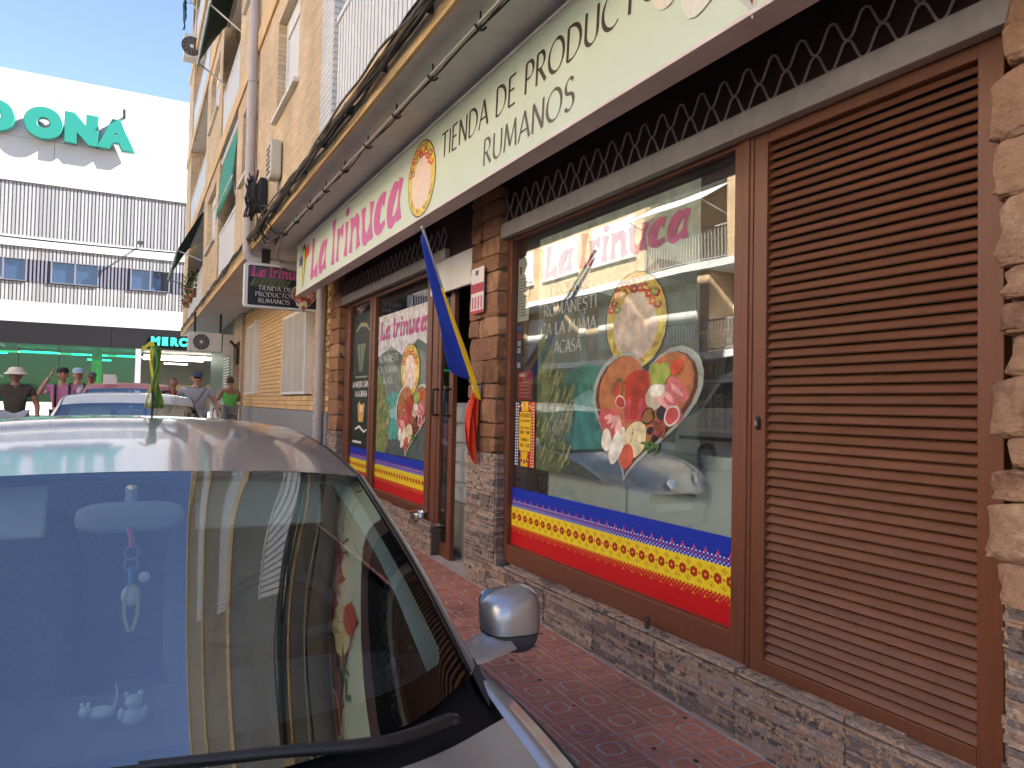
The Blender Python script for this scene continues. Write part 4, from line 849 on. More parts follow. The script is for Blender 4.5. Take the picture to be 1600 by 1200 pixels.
for k in range(16):
    a0 = rng.uniform(0,6); mb = MB(); cx, cz, r_ = 10.1+rng.uniform(-.12,.12), 4.25+rng.uniform(-.12,.16), rng.uniform(.10,.24)
    mb.tube([(1.37-.006*k+.03*math.sin(t*.6+a0), cx+r_*math.cos(a0+t*.42), cz+r_*1.1*math.sin(a0+t*.42)) for t in range(17)], .009, 6); obj('cable', mb, M_cab, JB, smooth=60)
for k in range(7):
    y = 9.6+rng.uniform(0,.7); mb = MB(); mb.tube(cr([(1.40,10.1+rng.uniform(-.2,.2),4.15),(1.40,y+rng.uniform(-.3,.3),3.98),(1.44,y+rng.uniform(-.3,.3),3.80),(1.55,y+rng.uniform(-.3,.3),3.69),(1.65,y-.5,3.70)],14), .007, 6); obj('loose_cable', mb, M_cab, JB, smooth=60)
WL = thing('wall_lantern', 'beige ribbed street light fixed on the brick wall beside the drainpipe', 'wall light', (1.45, 9.0, 4.2))
mb = MB(); mb.prism(rrect(-.13,.13,-.20,.26,.06), lambda u,v,d: (1.49-d, 9.0-u, 4.42+v), 0, .13); obj('housing', mb, mat('beige_plastic', (.55,.52,.44), .5), WL, bevel=.02)
for k in range(6): mb = MB(); mb.box(1.345, 1.362, 8.89, 9.11, 4.28+.06*k, 4.30+.06*k); obj('rib', mb, mat('beige_dark', (.38,.36,.30), .5), WL)
mb = MB(); mb.tube([(1.47,9.0,4.22),(1.46,9.0,3.95)], .02, 8); obj('stem', mb, M_steel, WL)
def aircon(name, label, c, ax, ay, w_, h_, d):
    """unit facing ax"""
    ax, ay = Vector(ax), Vector(ay); t = thing(name, label, 'air conditioner', c); c = Vector(c); up = Vector((0,0,1))
    mb = MB(); mb.obox(c+up*h_/2, ay, ax, up, w_/2, d/2, h_/2); bd = obj('casing', mb, mat('aircon_cream', (.62,.60,.54), .5, var=.08, dirt=.2), t, bevel=.015)
    fc = c+up*h_/2+ax*(d/2+.004)+ay*(-w_*.12); r_ = h_*.40
    mb = MB(); mb.disc(fc, ay, up, r_, 28); obj('fan_opening', mb, mat('fan_dark', (.05,.035,.03), .6), t)
    for k in range(5):
        mb = MB(); mb.tube([fc+ax*.012+(ay*math.cos(2*PI*q/28)+up*math.sin(2*PI*q/28))*r_*(k+1)/5 for q in range(29)], .004, 4); obj('guard_ring', mb, M_grille, t)
    for k in range(6): a = PI*k/6; v_ = ay*math.cos(a)+up*math.sin(a); mb = MB(); mb.tube([fc+ax*.012-v_*r_, fc+ax*.012+v_*r_], .004, 4); obj('guard_spoke', mb, M_grille, t)
    mb = MB(); mb.tube([fc+ax*.0, fc+ax*.02], r_*.18, 12); obj('hub', mb, M_white, t); return t
t = aircon('air_conditioner', 'cream air conditioner hung under the slab above the person in green', (1.62,20.0,2.80), (0,-1,0), (1,0,0), .78, .48, .3)
mb = MB(); mb.box(1.35,1.40,19.9,19.96,3.28,3.77); mb.box(1.95,2.0,19.9,19.96,3.28,3.77); obj('hanger', mb, M_black, t)
aircon('air_conditioner', 'white air conditioner on an upper balcony of the brick block', (1.42,24.9,12.2), (0,-1,0), (1,0,0), .6, .75, .4)
AX = thing('meter_box', 'cream service box next to the low air conditioner under the slab', 'box', (2.1,20.0,2.7)); mb = MB(); mb.box(2.03,2.30,19.85,20.1,2.72,3.26); obj('case', mb, mat('aircon_cream2', (.55,.52,.45), .5), AX, bevel=.015)
mb = MB(); mb.tube([(2.2,19.84,3.1),(2.3,19.8,3.0),(2.38,19.8,2.9),(2.38,19.8,2.5)], .03, 8); obj('hose', mb, M_black, AX, smooth=60)

# awnings, plants, washing on the far balconies
M_teal = mat('teal_canvas', hexc((44,142,122)), .8, var=.1, vs=5); M_dgreen = mat('dark_green_canvas', hexc((22,64,60)), .8, var=.1)
def awning(label, y0, y1, zt, drop, out, m, arms=True):
    t = thing('awning', label, 'awning', (1.5,(y0+y1)/2,zt)); mb = MB(); mb.tube([(1.56,y0,zt),(1.56,y1,zt)], .05, 10); obj('roller', mb, M_white, t, smooth=50)
    rows = [[(1.55-out*k/8, y0+.03+(y1-y0-.06)*j/10, zt-drop*(k/8)**1.15) for j in range(11)] for k in range(9)]
    rows.append([(1.55-out-.005, y0+.03+(y1-y0-.06)*j/10, zt-drop-.22+.04*(j%2)) for j in range(11)])
    mb = MB(); mb.grid(rows); o = obj('canvas', mb, m, t, smooth=40); s = o.modifiers.new('thick','SOLIDIFY'); s.thickness = .006
    for y in (y0+.1, y1-.1): mb = MB(); mb.tube([(1.53,y,zt-1.3),(1.55-out,y,zt-drop)], .016, 8); obj('arm', mb, M_white, t)
    mb = MB(); mb.tube([(1.55-out,y0,zt-drop),(1.55-out,y1,zt-drop)], .02, 8); obj('front_bar', mb, M_white, t)
awning('dark green awning lowered over the lowest far balcony', 20.2, 25.4, 6.45, 1.1, .62, M_dgreen)
awning('teal awning over the balcony just left of the drainpipe', 13.5, 16.2, 6.5, 1.0, .10, M_teal)
awning('dark green awning on the second storey balcony beside the drainpipe', 13.5, 16.2, 9.4, .95, .55, M_dgreen)
awning('small green awning high up at the far corner of the block', 21, 25.4, 15.3, .9, .35, M_teal)
def leafy(name, label, c, n, rad, h, m, cat='plant'):
    t = thing(name, label, cat, c); rng = random.Random(int(c[1]*10)); mb = MB(); mb.tube([(c[0],c[1],c[2]),(c[0],c[1],c[2]+.22)], [.09,.13], 12); obj('pot', mb, mat('terracotta', (.35,.14,.08), .8), t, smooth=50)
    mb = MB()
    for k in range(n):
        a = rng.uniform(0,2*PI); r_ = rad*math.sqrt(rng.random()); p = Vector((c[0]+r_*math.cos(a), c[1]+r_*math.sin(a)*1.8, c[2]+.2+rng.uniform(-.35,1)*h)); d = Vector((math.cos(a),math.sin(a),rng.uniform(-.6,.8))).normalized(); s = d.cross(Vector((0,0,1))).normalized()*rng.uniform(.02,.04); l = rng.uniform(.08,.2)
        mb.quad(p, p+d*l*.5+s, p+d*l, p+d*l*.5-s)
    obj('foliage', mb, m, t)
M_leaf = mat('leaf_green', (.05,.10,.03), .6, var=.4, isl=.5)
for y in (22.2, 23.6, 24.9): leafy('balcony_plant', {22.2:'nearest leafy pot plant spilling over the low far balcony',23.6:'middle leafy pot plant of three on the low far balcony',24.9:'farthest leafy pot plant on the low far balcony'}[y], (1.45,y,4.45), 160, .16, .55, M_leaf)
WS = thing('washing', 'dark green cloth hung out from the topmost far balcony', 'laundry', (1.2, 26.5, 14.3))
mb = MB(); mb.tube([(1.5,27.3,15.2),(1.2,27.3,15.2),(1.2,25.9,15.2),(1.5,25.9,15.2)], .015, 6); obj('line', mb, M_steel, WS)
mb = MB(); mb.grid([[(1.2+.05*math.sin(j*1.9+k), 26.0+.22*j, 15.2-.16*k-.04*math.sin(j*2.2)*(k>4)) for j in range(6)] for k in range(8)]); o = obj('cloth', mb, M_dgreen, WS, smooth=80); s = o.modifiers.new('thick','SOLIDIFY'); s.thickness = .006
# small things on the sill
t = thing('floor_bolt', 'short rusty steel bolt standing on the slate sill below the big window', 'bolt', (2.475, 3.16, .425))
mb = MB(); mb.tube([(2.475,3.16,.425),(2.475,3.16,.433)], .035, 16); obj('base_plate', mb, M_steel, t); mb = MB(); mb.tube([(2.475,3.16,.433),(2.475,3.16,.465),(2.475,3.16,.47),(2.475,3.16,.495)], [.014,.014,.018,.018], 12); obj('pin', mb, mat('rusty', (.12,.08,.06), .7, metal=.4, var=.4, vs=60), t, smooth=40)
t = thing('metal_bowl', 'steel pet bowl on the slate ledge beside the shop door', 'bowl', (2.51, 6.72, .488))
prof = [(.06,0),(.09,.0),(.095,.02),(.085,.07),(.10,.075),(.10,.08),(.08,.075),(.07,.03),(0.001,.025)]
mb = MB(); mb.grid([[(2.51+r_*math.cos(2*PI*k/24), 6.72+r_*math.sin(2*PI*k/24), .488+z) for k in range(25)] for r_, z in prof]); obj('bowl', mb, mat('bright_steel', (.6,.6,.6), .25, metal=1), t, smooth=50)
# ---------------------------------------------------------------- cars
M_tyre = mat('tyre', (.02,.02,.02), .85, var=.2); M_rim = mat('rim', (.5,.5,.52), .35, metal=.8, var=.1); M_trim = mat('black_trim', (.018,.018,.02), .45, var=.15)
M_frit = mat('black_border', (.006,.006,.007), .3, var=.0); M_seat = mat('seat_cloth', (.20,.22,.24), .9, var=.2, vs=60, bump=.3, bs=300); M_dash = mat('dashboard', (.085,.09,.095), .75, var=.12, bump=.1, bs=400)
M_visor = mat('visor_cloth', (.62,.66,.62), .85, var=.06); M_lamp = mat('lamp_plastic', (.75,.76,.78), .15, var=.05, coat=1)
G_ws = glass('windscreen_glass', (.55,.63,.61), 2.85, refl=(.88,.96,1.0), wob=.012, wobs=3.0, dust=.015); G_side = glass('tinted_glass', (.45,.50,.49), 1.6)
def car(name, label, paint, tf, full, badge=False):
    """hatchback nose towards -Y; tf moves the base car to its place"""
    o0 = tf((0, 2.5, 0)); CR = thing(name, label, 'car', o0)
    X = lambda rows: [[tf(p) for p in r_] for r_ in rows]
    def pt(nm, rows, m, nu=17, nv=15, par=None, sm=35, both=False):
        mb = MB(); g = patch(rows, nu, nv); mb.grid([[tf(p) for p in r_] for r_ in g])
        if both: mb.grid([[tf((-p[0],p[1],p[2])) for p in r_] for r_ in g])
        return obj(nm, mb, m, par or CR, smooth=sm)
    def sided(nm, rows, m, nu=17, nv=9, par=None, sm=35):
        """one object per side"""
        g = patch(rows, nu, nv); out = []
        for s in (1,-1): mb = MB(); mb.grid([[tf((p[0]*s,p[1],p[2])) for p in r_] for r_ in g]); out.append(obj(nm, mb, m, par or CR, smooth=sm))
        return out
    hr = [(0,1.235,.985),(.26,1.245,.982),(.52,1.31,.968),(.748,1.448,.945)]
    hm = [(0,.82,.905),(.26,.83,.902),(.5,.87,.888),(.722,.98,.865)]; hq = [(0,1.04,.952),(.26,1.05,.949),(.51,1.10,.935),(.738,1.21,.912)]
    hf = [(0,.40,.70),(.26,.42,.70),(.5,.50,.695),(.66,.60,.69)]; hn = [(0,.55,.80),(.26,.57,.798),(.5,.63,.785),(.69,.76,.78)]
    pt('bonnet', [mir(r_) for r_ in (hf,hn,hm,hq,hr)], paint, 33, 25)
    wb = [(0,1.335,.985),(.26,1.35,.984),(.52,1.43,.980),(.735,1.60,.985)]; wm = [(0,1.66,1.222),(.24,1.675,1.22),(.47,1.73,1.210),(.665,1.82,1.198)]; wt = [(0,2.03,1.432),(.2,2.035,1.43),(.41,2.045,1.42),(.582,2.07,1.402)]
    pt('cowl', [mir([(p[0]*1.0,p[1]-.015,p[2]-.02) for p in hr]), mir([(p[0],p[1]-.035,p[2]-.03) for p in wb]), mir([(p[0],p[1]+.02,p[2]-.004) for p in wb])], mat('cowl_black', (.006,.006,.007), .6, spec=.15), 33, 9)
    ws = pt('windscreen', [mir(r_) for r_ in (wb,wm,wt)], G_ws, 41, 25)
    gr = patch([mir([(p[0],p[1]+.006,p[2]-.004) for p in r_]) for r_ in (wb,wm,wt)], 241, 145); mb = MB()
    for i in range(144):
        for j in range(240):
            u = abs(j-119.5)/120; v = i/144; lim = .925-.30*max(0,(.16-v)/.16)**2
            if u > lim or v < .10 or v > .975: mb.quad(*[tf(q) for q in (gr[i][j],gr[i][j+1],gr[i+1][j+1],gr[i+1][j])])
    obj('black_border', mb, M_frit, ws, smooth=40)
    re_ = [(.582,2.07,1.402),(.594,2.6,1.450),(.598,3.2,1.468),(.585,3.7,1.452),(.56,4.05,1.405)]
    cz = [1.432,1.484,1.506,1.492,1.437]; rows = []
    for (x, y, z), c_ in zip(re_, cz): rows.append(mir([(0,y-.03,c_),(x*.36,y-.025,c_-.004),(x*.72,y-.012,c_-(c_-z)*.42),(x,y,z)]))
    pt('roof', rows, paint, 33, 33)
    ro = [(p[0]+.020,p[1]+.006,p[2]-.006) for p in re_]; r2 = [(p[0]+.055,p[1]+.035,p[2]-.052) for p in re_]
    sided('roof_gutter', [re_, ro], M_trim, 33, 3); sided('roof_rail', [ro, [(p[0]+.042,p[1]+.02,p[2]-.02) for p in re_], r2], paint, 33, 5)
    sided('pillar', [[wb[-1],wm[-1],wt[-1]],[(.757,1.625,.995),(.69,1.85,1.205),(.604,2.085,1.400)],[(.785,1.70,.985),(.715,1.91,1.19),(.632,2.12,1.372)]], paint, 15, 9)
    sided('pillar_seal', [[(wb[-1][0]-.004,wb[-1][1]-.004,wb[-1][2]+.006),(wm[-1][0]-.002,wm[-1][1]-.004,wm[-1][2]+.006),(wt[-1][0],wt[-1][1]-.003,wt[-1][2]+.005)],[(wb[-1][0]+.005,wb[-1][1]+.004,wb[-1][2]+.008),(wm[-1][0]+.006,wm[-1][1]+.004,wm[-1][2]+.008),(wt[-1][0]+.006,wt[-1][1]+.004,wt[-1][2]+.006)]], M_trim, 15, 3)
    ST = [.50,.75,1.0,1.3,1.7,2.3,3.0,3.6,4.1,4.42]; bx = [.70,.775,.805,.817,.810,.812,.812,.80,.76,.66]; bz = [.67,.79,.87,.925,.960,.972,.982,.99,.99,.965]
    mx = [.74,.82,.855,.868,.872,.872,.872,.866,.84,.74]; lx = [.70,.80,.84,.85,.85,.85,.85,.84,.81,.70]
    crest = [(x,y,z) for x, y, z in zip(bx,ST,bz)]
    sided('wing_top', [[(.66,.60,.69),(.69,.76,.78),(.722,.98,.865),(.738,1.21,.912),(.748,1.448,.945),(.762,1.64,.972)], [(.675,.57,.69),(.715,.755,.79),(.745,.98,.872),(.76,1.21,.92),(.768,1.448,.953),(.775,1.66,.974)], [(.70,.50,.67),(.765,.75,.785),(.797,1.0,.866),(.807,1.25,.915),(.808,1.48,.945),(.808,1.70,.961)]], paint, 25, 9)
    sided('wing_corner_trim', [[(.737,1.50,.952),(.742,1.56,.965),(.752,1.64,.985)],[(.77,1.55,.957),(.778,1.62,.972),(.787,1.70,.988)]], M_trim, 7, 5)
    g = patch([crest, [(x,y,.76+.06*(k in (0,1))*-1) for k,(x,y) in enumerate(zip([.5*(a+b) for a,b in zip(bx,mx)],ST))], [(x,y,.56) for x,y in zip(mx,ST)], [(x,y,.25) for x,y in zip(lx,ST)]], 90, 30)
    for s in (1,-1):
        mb = MB()
        for i in range(29):
            for j in range(89):
                q = (g[i][j],g[i][j+1],g[i+1][j+1],g[i+1][j]); cy = sum(p[1] for p in q)/4; czz = sum(p[2] for p in q)/4
                if min(math.hypot(cy-1.15,czz-.31), math.hypot(cy-3.72,czz-.31)) > .345: mb.quad(*[tf((p[0]*s,p[1],p[2])) for p in q])
        sd = obj('side_panel', mb, paint, CR, smooth=35)
        for yy in (1.15, 3.72):
            mb = MB(); mb.tube([tf((.862*s, yy+.35*math.cos(a), .31+.35*math.sin(a))) for a in [PI*k/24 for k in range(25)]], .014, 6); obj('arch_lip', mb, M_trim, sd, smooth=60)
        for yy in (1.78, 2.78, 3.62): mb = MB(); mb.tube([tf((.8135*s,yy,.965)),tf((.850*s,yy-.01,.76)),tf((.872*s,yy-.01,.56)),tf((.861*s,yy,.36))], .004, 4); obj('door_seam', mb, M_trim, sd)
        for yy in (2.60, 3.45): mb = MB(); mb.tube([tf((.868*s,yy-.08,.83)),tf((.895*s,yy-.06,.83)),tf((.895*s,yy+.06,.83)),tf((.868*s,yy+.08,.83))], .013, 6); obj('door_handle', mb, paint, sd, smooth=60)
    # side glass
    sg = [[(.785,1.75,.978),(.81,2.3,.985),(.81,3.0,.995),(.80,3.6,1.0),(.77,3.95,1.005)],[(.715,1.97,1.19),(.745,2.4,1.20),(.748,3.0,1.21),(.735,3.6,1.21),(.71,3.98,1.19)],[(.637,2.125,1.352),(.647,2.62,1.398),(.652,3.2,1.415),(.64,3.7,1.40),(.615,4.03,1.355)]]
    for o_ in sided('side_window', sg, G_side, 25, 9):
        s = 1 if o_ is not None and not o_.name.endswith('.001') else -1
    for s in (1,-1):
        for yy, w_ in ((2.80,.05),(3.72,.06)): mb = MB(); mb.quad(tf((s*.814,yy,.99)),tf((s*.814,yy+w_*1.4,.99)),tf((s*.658,yy+w_*1.4+.03,1.408)),tf((s*.658,yy+.03,1.408))); obj('door_pillar', mb, M_trim, CR)
    # tail, nose, underside
    pt('rear_window', [mir([(0,4.02,1.437),(.2,4.025,1.433),(.40,4.035,1.42),(.56,4.05,1.405)]), mir([(0,4.28,1.21),(.25,4.275,1.21),(.48,4.25,1.2),(.66,4.19,1.19)]), mir([(0,4.44,1.0),(.28,4.43,1.0),(.55,4.40,.995),(.70,4.32,.99)])], G_side, 25, 11)
    pt('tailgate', [mir([(0,4.44,1.0),(.28,4.43,1.0),(.55,4.40,.995),(.69,4.36,.975)]), mir([(0,4.52,.75),(.3,4.51,.75),(.6,4.47,.75),(.78,4.38,.76)]), mir([(0,4.55,.5),(.3,4.54,.5),(.6,4.5,.5),(.77,4.4,.52)]), mir([(0,4.5,.25),(.3,4.49,.25),(.6,4.46,.25),(.70,4.40,.25)])], paint, 25, 17)
    pt('quarter_panel', [[(.615,4.03,1.355),(.71,3.98,1.19),(.78,3.95,1.0)],[(.575,4.06,1.39),(.68,4.19,1.19),(.705,4.32,.985)]], paint, 11, 7, both=True)
    pt('bumper', [mir([(0,.40,.70),(.26,.42,.70),(.5,.50,.695),(.67,.60,.68)]), mir([(0,.33,.58),(.3,.35,.58),(.55,.44,.58),(.74,.58,.58)]), mir([(0,.32,.42),(.3,.34,.42),(.55,.43,.42),(.73,.58,.43)]), mir([(0,.38,.24),(.3,.40,.24),(.55,.48,.24),(.70,.6,.25)])], paint, 25, 17)
    for s in (1,-1): mb = MB(); mb.grid([[tf((s*p[0],p[1]-.012,p[2]+.008)) for p in r_] for r_ in patch([[(.38,.43,.62),(.52,.485,.63),(.70,.60,.65)],[(.42,.47,.70),(.56,.55,.71),(.69,.68,.74)],[(.52,.60,.78),(.60,.66,.785),(.70,.80,.80)]],9,9)]); obj('headlight', mb, M_lamp, CR, smooth=50)
    mb = MB(); mb.prism(rrect(-.32,.32,.50,.60,.04), lambda u,v,d: tf((u,.325+.12*u*u-d,v)), 0, .02); obj('grille', mb, M_trim, CR)
    mb = MB(); mb.box(*[a for p in zip(tf((-.26,.30,.42)),tf((.26,.318,.49))) for a in p]); obj('number_plate', mb, M_white, CR)
    if badge:
        mb = MB(); mb.prism([(-.055,.06),(.055,.06),(.062,0),(0,-.07),(-.062,0)], lambda u,v,d: tf((u,.375-d+.35*max(v,0),.695+v*.9)), 0, .03); obj('badge', mb, mat('chrome', (.7,.7,.72), .12, metal=1), CR, bevel=.006)
    mb = MB(); mb.box(*[a for p in zip(tf((-.80,.62,.20)),tf((.80,4.38,.33))) for a in p]); obj('underside', mb, M_black, CR)
    for s in (1,-1):
        for yy in (1.15, 3.72):
            mb = MB(); prof = [(.19,.0),(.29,.0),(.31,.02),(.31,.16),(.29,.19),(.19,.19)]
            mb.grid([[tf((s*(.855-d), yy+r_*math.cos(2*PI*k/32), .31+r_*math.sin(2*PI*k/32))) for k in range(33)] for r_, d in prof]); wh = obj('wheel', mb, M_tyre, CR, smooth=40)
            mb = MB(); mb.grid([[tf((s*(.852-d), yy+r_*math.cos(2*PI*k/32), .31+r_*math.sin(2*PI*k/32))) for k in range(33)] for r_, d in [(.195,.0),(.18,.03),(.06,.015),(.001,.01)]]); obj('rim', mb, M_rim, wh, smooth=40)
    # door mirrors
    for s in (1,-1):
        def fn(p):
            q = p.copy(); q.x *= 1-.10*max(0,-p.z); q.z = q.z*(1+.22*p.x) if p.z > 0 else q.z*(1+.10*p.x); q.y *= .75 if p.y > 0 else 1; return q
        def half(z0, z1, m, nm, gr_=1.0, par=None):
            mb = MB(); rows = []
            sgn = lambda v, p: math.copysign(abs(v)**p, v)
            for i in range(9):
                th = z0+(z1-z0)*i/8; row = []
                for k in range(33):
                    ph = 2*PI*k/32; p = fn(Vector((sgn(math.cos(th),.62)*sgn(math.cos(ph),.62), sgn(math.cos(th),.62)*sgn(math.sin(ph),.62), sgn(math.sin(th),.62))))
                    row.append(tf((s*(.938+p.x*.080*gr_), 1.80+p.y*.072*gr_, 1.036+p.z*.084*gr_)))
                rows.append(row)
            mb.grid(rows); return obj(nm, mb, m, par or CR, smooth=50)
        mr_ = half(-.13, PI/2, paint, 'door_mirror'); half(-PI/2, -.13, mat('mirror_grey', (.06,.06,.075), .5), 'lower_cover', .985, mr_); half(-.165, -.125, M_trim, 'seam', 1.006, mr_)
        mb = MB(); mb.grid([[tf((s*p[0],p[1],p[2])) for p in r_] for r_ in patch([[(.785,1.72,.99),(.83,1.74,1.0),(.90,1.76,1.02)],[(.785,1.70,.965),(.83,1.70,.970),(.92,1.715,.985)],[(.785,1.76,.955),(.83,1.79,.96),(.92,1.80,.98)],[(.785,1.80,.98),(.83,1.82,.99),(.90,1.82,1.02)],[(.785,1.72,.99),(.83,1.74,1.0),(.90,1.76,1.02)]],9,17)]); obj('stalk', mb, paint, mr_, smooth=60)
        mb = MB(); mb.prism(rrect(-.062,.062,-.055,.06,.03), lambda u,v,d: tf((s*(.938+u),1.856+d,1.048+v)), 0, .006); obj('glass', mb, mat('mirror_glass', (.8,.8,.8), .02, metal=1), mr_)
    # cabin
    pt('dashboard', [mir([(0,1.40,.955),(.3,1.42,.955),(.55,1.50,.955),(.70,1.64,.955)]), mir([(0,1.62,.985),(.3,1.64,.985),(.5,1.68,.985),(.70,1.72,.965)]), mir([(0,1.86,.965),(.3,1.86,.985),(.5,1.86,.985),(.70,1.86,.95)]), mir([(0,1.93,.85),(.3,1.93,.87),(.5,1.93,.87),(.70,1.93,.85)]), mir([(0,1.85,.5),(.3,1.85,.5),(.5,1.85,.5),(.7,1.85,.5)])], M_dash, 33, 33)
    mb = MB(); mb.box(*[a for p in zip(tf((-.78,1.6,.34)),tf((.78,4.3,.36))) for a in p]); obj('cabin_floor', mb, M_black, CR)
    g = patch([mir([(0,y,c_-.03),(x*.36,y,c_-.034),(x*.72,y,c_-(c_-z)*.42-.03),(x,y,z-.03)]) for (x,y,z),c_ in zip(re_,cz)], 21, 21); mb = MB(); mb.grid([[tf(p) for p in r_] for r_ in g]); obj('headlining', mb, M_visor, CR, smooth=60)
    for s in (1,-1): mb = MB(); mb.grid([[tf((s*(p[0]-.035),p[1],p[2])) for p in r_] for r_ in patch([[(x,y,z) for x,y,z in zip(bx[4:9],ST[4:9],bz[4:9])],[(x,y,.4) for x,y in zip(mx[4:9],ST[4:9])]],11,5)]); obj('door_lining', mb, M_dash, CR, smooth=60)
    for s in (.36, -.36):
        mb = MB(); mb.ell(tf((s,2.45,.52)), (.25,.27,.10), 20, 10, .5); st = obj('seat', mb, M_seat, CR, smooth=60)
        mb = MB(); mb.ell((0,0,0), (.24,.075,.34), 20, 12, .5); c_, q = math.cos(R(-14)), math.sin(R(-14)); b = tf((s,2.78,.90)); mb.v = [(v[0]+b[0], v[1]*c_-v[2]*q*1+b[1], v[1]*q+v[2]*c_+b[2]) for v in mb.v]; obj('backrest', mb, M_seat, st, smooth=60)
        mb = MB(); mb.ell(tf((s,2.86,1.30)), (.13,.05,.085), 16, 10, .6); obj('headrest', mb, M_seat, st, smooth=60)
    mb = MB(); mb.ell(tf((0,3.7,.85)), (.66,.10,.36), 20, 10, .4); obj('rear_seat', mb, M_seat, CR, smooth=60)
    mb = MB(); c0 = Vector(tf((.38,2.07,.955))); ax = Vector((1,0,0)); ay = Vector((0,.42,.91)); mb.tube([c0+(ax*math.cos(2*PI*k/40)+ay*math.sin(2*PI*k/40))*.185 for k in range(41)], .016, 8); sw = obj('steering_wheel', mb, M_dash, CR, smooth=60)
    mb = MB(); mb.ell(c0, (.07,.035,.06), 14, 8, .7); obj('hub', mb, M_dash, sw, smooth=60)
    for a in (R(10), R(170), R(270)): mb = MB(); mb.tube([c0, c0+(ax*math.cos(a)+ay*math.sin(a))*.18], .02, 6); obj('spoke', mb, M_dash, sw, smooth=60)
    mb = MB(); mb.ell(tf((.01,1.955,1.335)), (.115,.022,.036), 18, 10, .6); rm = obj('rear_view_mirror', mb, mat('mirror_back', (.40,.43,.42), .5), CR, smooth=60)
    mb = MB(); mb.tube([tf((.01,1.96,1.36)),tf((.01,1.985,1.40))], .014, 8); obj('mount', mb, mat('mirror_back', (.40,.43,.42), .5), rm)
    for x0, x1 in ((.16,.49),(-.52,-.17)):
        mb = MB(); mb.obox(tf(((x0+x1)/2,2.11,1.335)), (1,0,0), (0,.42,.91), (0,.91,-.42), (x1-x0)/2, .07, .009); obj('sun_visor', mb, M_visor, CR, bevel=.008)
    sided('pillar_trim', [[(.715,1.66,.975),(.645,1.86,1.19),(.56,2.10,1.385)],[(.655,1.67,.975),(.60,1.89,1.195),(.525,2.13,1.375)]], mat('pillar_trim', (.50,.56,.53), .8), 11, 3)
    # wipers
    W1 = [[(.60,1.40,.985),(.45,1.335,1.000),(.25,1.335,1.020),(.03,1.345,1.036)],[(-.01,1.30,.995),(-.15,1.33,1.02),(-.35,1.375,1.04),(-.55,1.435,1.05)]]
    for k, a in enumerate(W1):
        mb = MB(); mb.tube([tf(p) for p in cr(a, 14)], [.017-.009*i/13 for i in range(14)], 8); wp = obj('wiper', mb, M_trim, CR, smooth=60)
        b = a[-1]; d = .33
        mb = MB(); mb.tube([tf(p) for p in cr([(b[0]+d,b[1]-.012-.02*k,b[2]-.026),(b[0]+.1,b[1]-.004,b[2]-.012),(b[0]-.22,b[1]+.05,b[2]-.012)], 12)], .008, 6); obj('blade', mb, M_black, wp, smooth=60)
        mb = MB(); mb.ell(tf(a[0]), (.024,.02,.014), 12, 8); obj('pivot_cap', mb, M_trim, wp, smooth=60)
    return CR
M_silver = mat('silver_paint', (.41,.415,.445), .36, metal=.75, var=.02, coat=.9, rnd=0); M_silver2 = mat('pale_paint', (.42,.45,.50), .35, metal=.4, var=.02, coat=.4); M_red = mat('red_paint', (.34,.02,.035), .5, var=.02, coat=.1)
car('parked_car', 'silver grey hatchback in the foreground with wipers and hanging charm', M_silver, lambda p: (p[0], p[1], p[2]+gz(p[1])), True)
car('parked_car', 'pale silver car with sky in its windscreen parked behind the foreground car', M_silver2, lambda p: (p[0]*.97, p[1]+5.9, p[2]*.985+gz(p[1]+5.9)), False, True)
car('parked_car', 'red car, farthest of the parked cars in the row', M_red, lambda p: (p[0]*.98-.02, p[1]+11.0, p[2]*1.03+gz(p[1]+11.0)), False)
# things in the foreground car
t = thing('hanging_charm', 'pale bead charm with yellow ribbons hanging from the foreground car mirror', 'charm', (.015, 1.9, 1.10))
Pk = mat('pink_cord', (.7,.10,.22), .6); Wt = mat('white_ceramic', (.75,.77,.74), .35, var=.05); Yl = mat('yellow_ribbon', (.62,.58,.14), .7)
mb = MB(); mb.tube([(.008,1.92,1.315),(.015,1.9,1.285),(.012,1.9,1.275)], .007, 6); obj('cord', mb, Pk, t)
for z in (1.262, 1.236): mb = MB(); mb.tube([(.014+.014*math.cos(2*PI*k/20),1.9,z+.015*math.sin(2*PI*k/20)) for k in range(21)], .0018, 5); obj('ring', mb, M_steel, t)
mb = MB(); mb.ell((.016,1.9,1.165), (.021,.021,.026), 14, 10); obj('bead', mb, Wt, t, smooth=60); mb = MB(); mb.ell((.042,1.9,1.205), (.013,.004,.013), 14, 8); obj('tag', mb, Wt, t, smooth=60)
mb = MB(); mb.tube([(.013,1.9,1.23),(.014,1.9,1.19)], .006, 6); obj('knot', mb, mat('blue_cord', (.10,.35,.55), .6), t)
for s in (-1,1): mb = MB(); mb.grid([[(.016+s*(.003+.011*math.sin(PI*k/8))+a*.004,1.878,1.195-.105*k/8) for a in (-1,1)] for k in range(9)]); obj('ribbon', mb, Yl, t, smooth=80)
t.location.z += -.016
t = thing('cat_figurine', 'small white animal figurine lying on the foreground dashboard', 'figurine', (-.04, 1.66, .985))
mb = MB(); mb.ell((-.03,1.66,1.005), (.026,.016,.013), 14, 8); mb.ell((-.058,1.656,1.012), (.012,.011,.012), 12, 8); mb.ell((-.064,1.656,1.025), (.004,.003,.006), 8, 6); mb.ell((-.053,1.656,1.025), (.004,.003,.006), 8, 6); obj('body', mb, Wt, t, smooth=60)
mb = MB(); mb.tube([(-.008,1.662,1.01),(-.004,1.665,1.035),(-.007,1.665,1.058)], [.003,.0025,.0015], 6); obj('tail', mb, Wt, t, smooth=60)
t.location.z += -.022
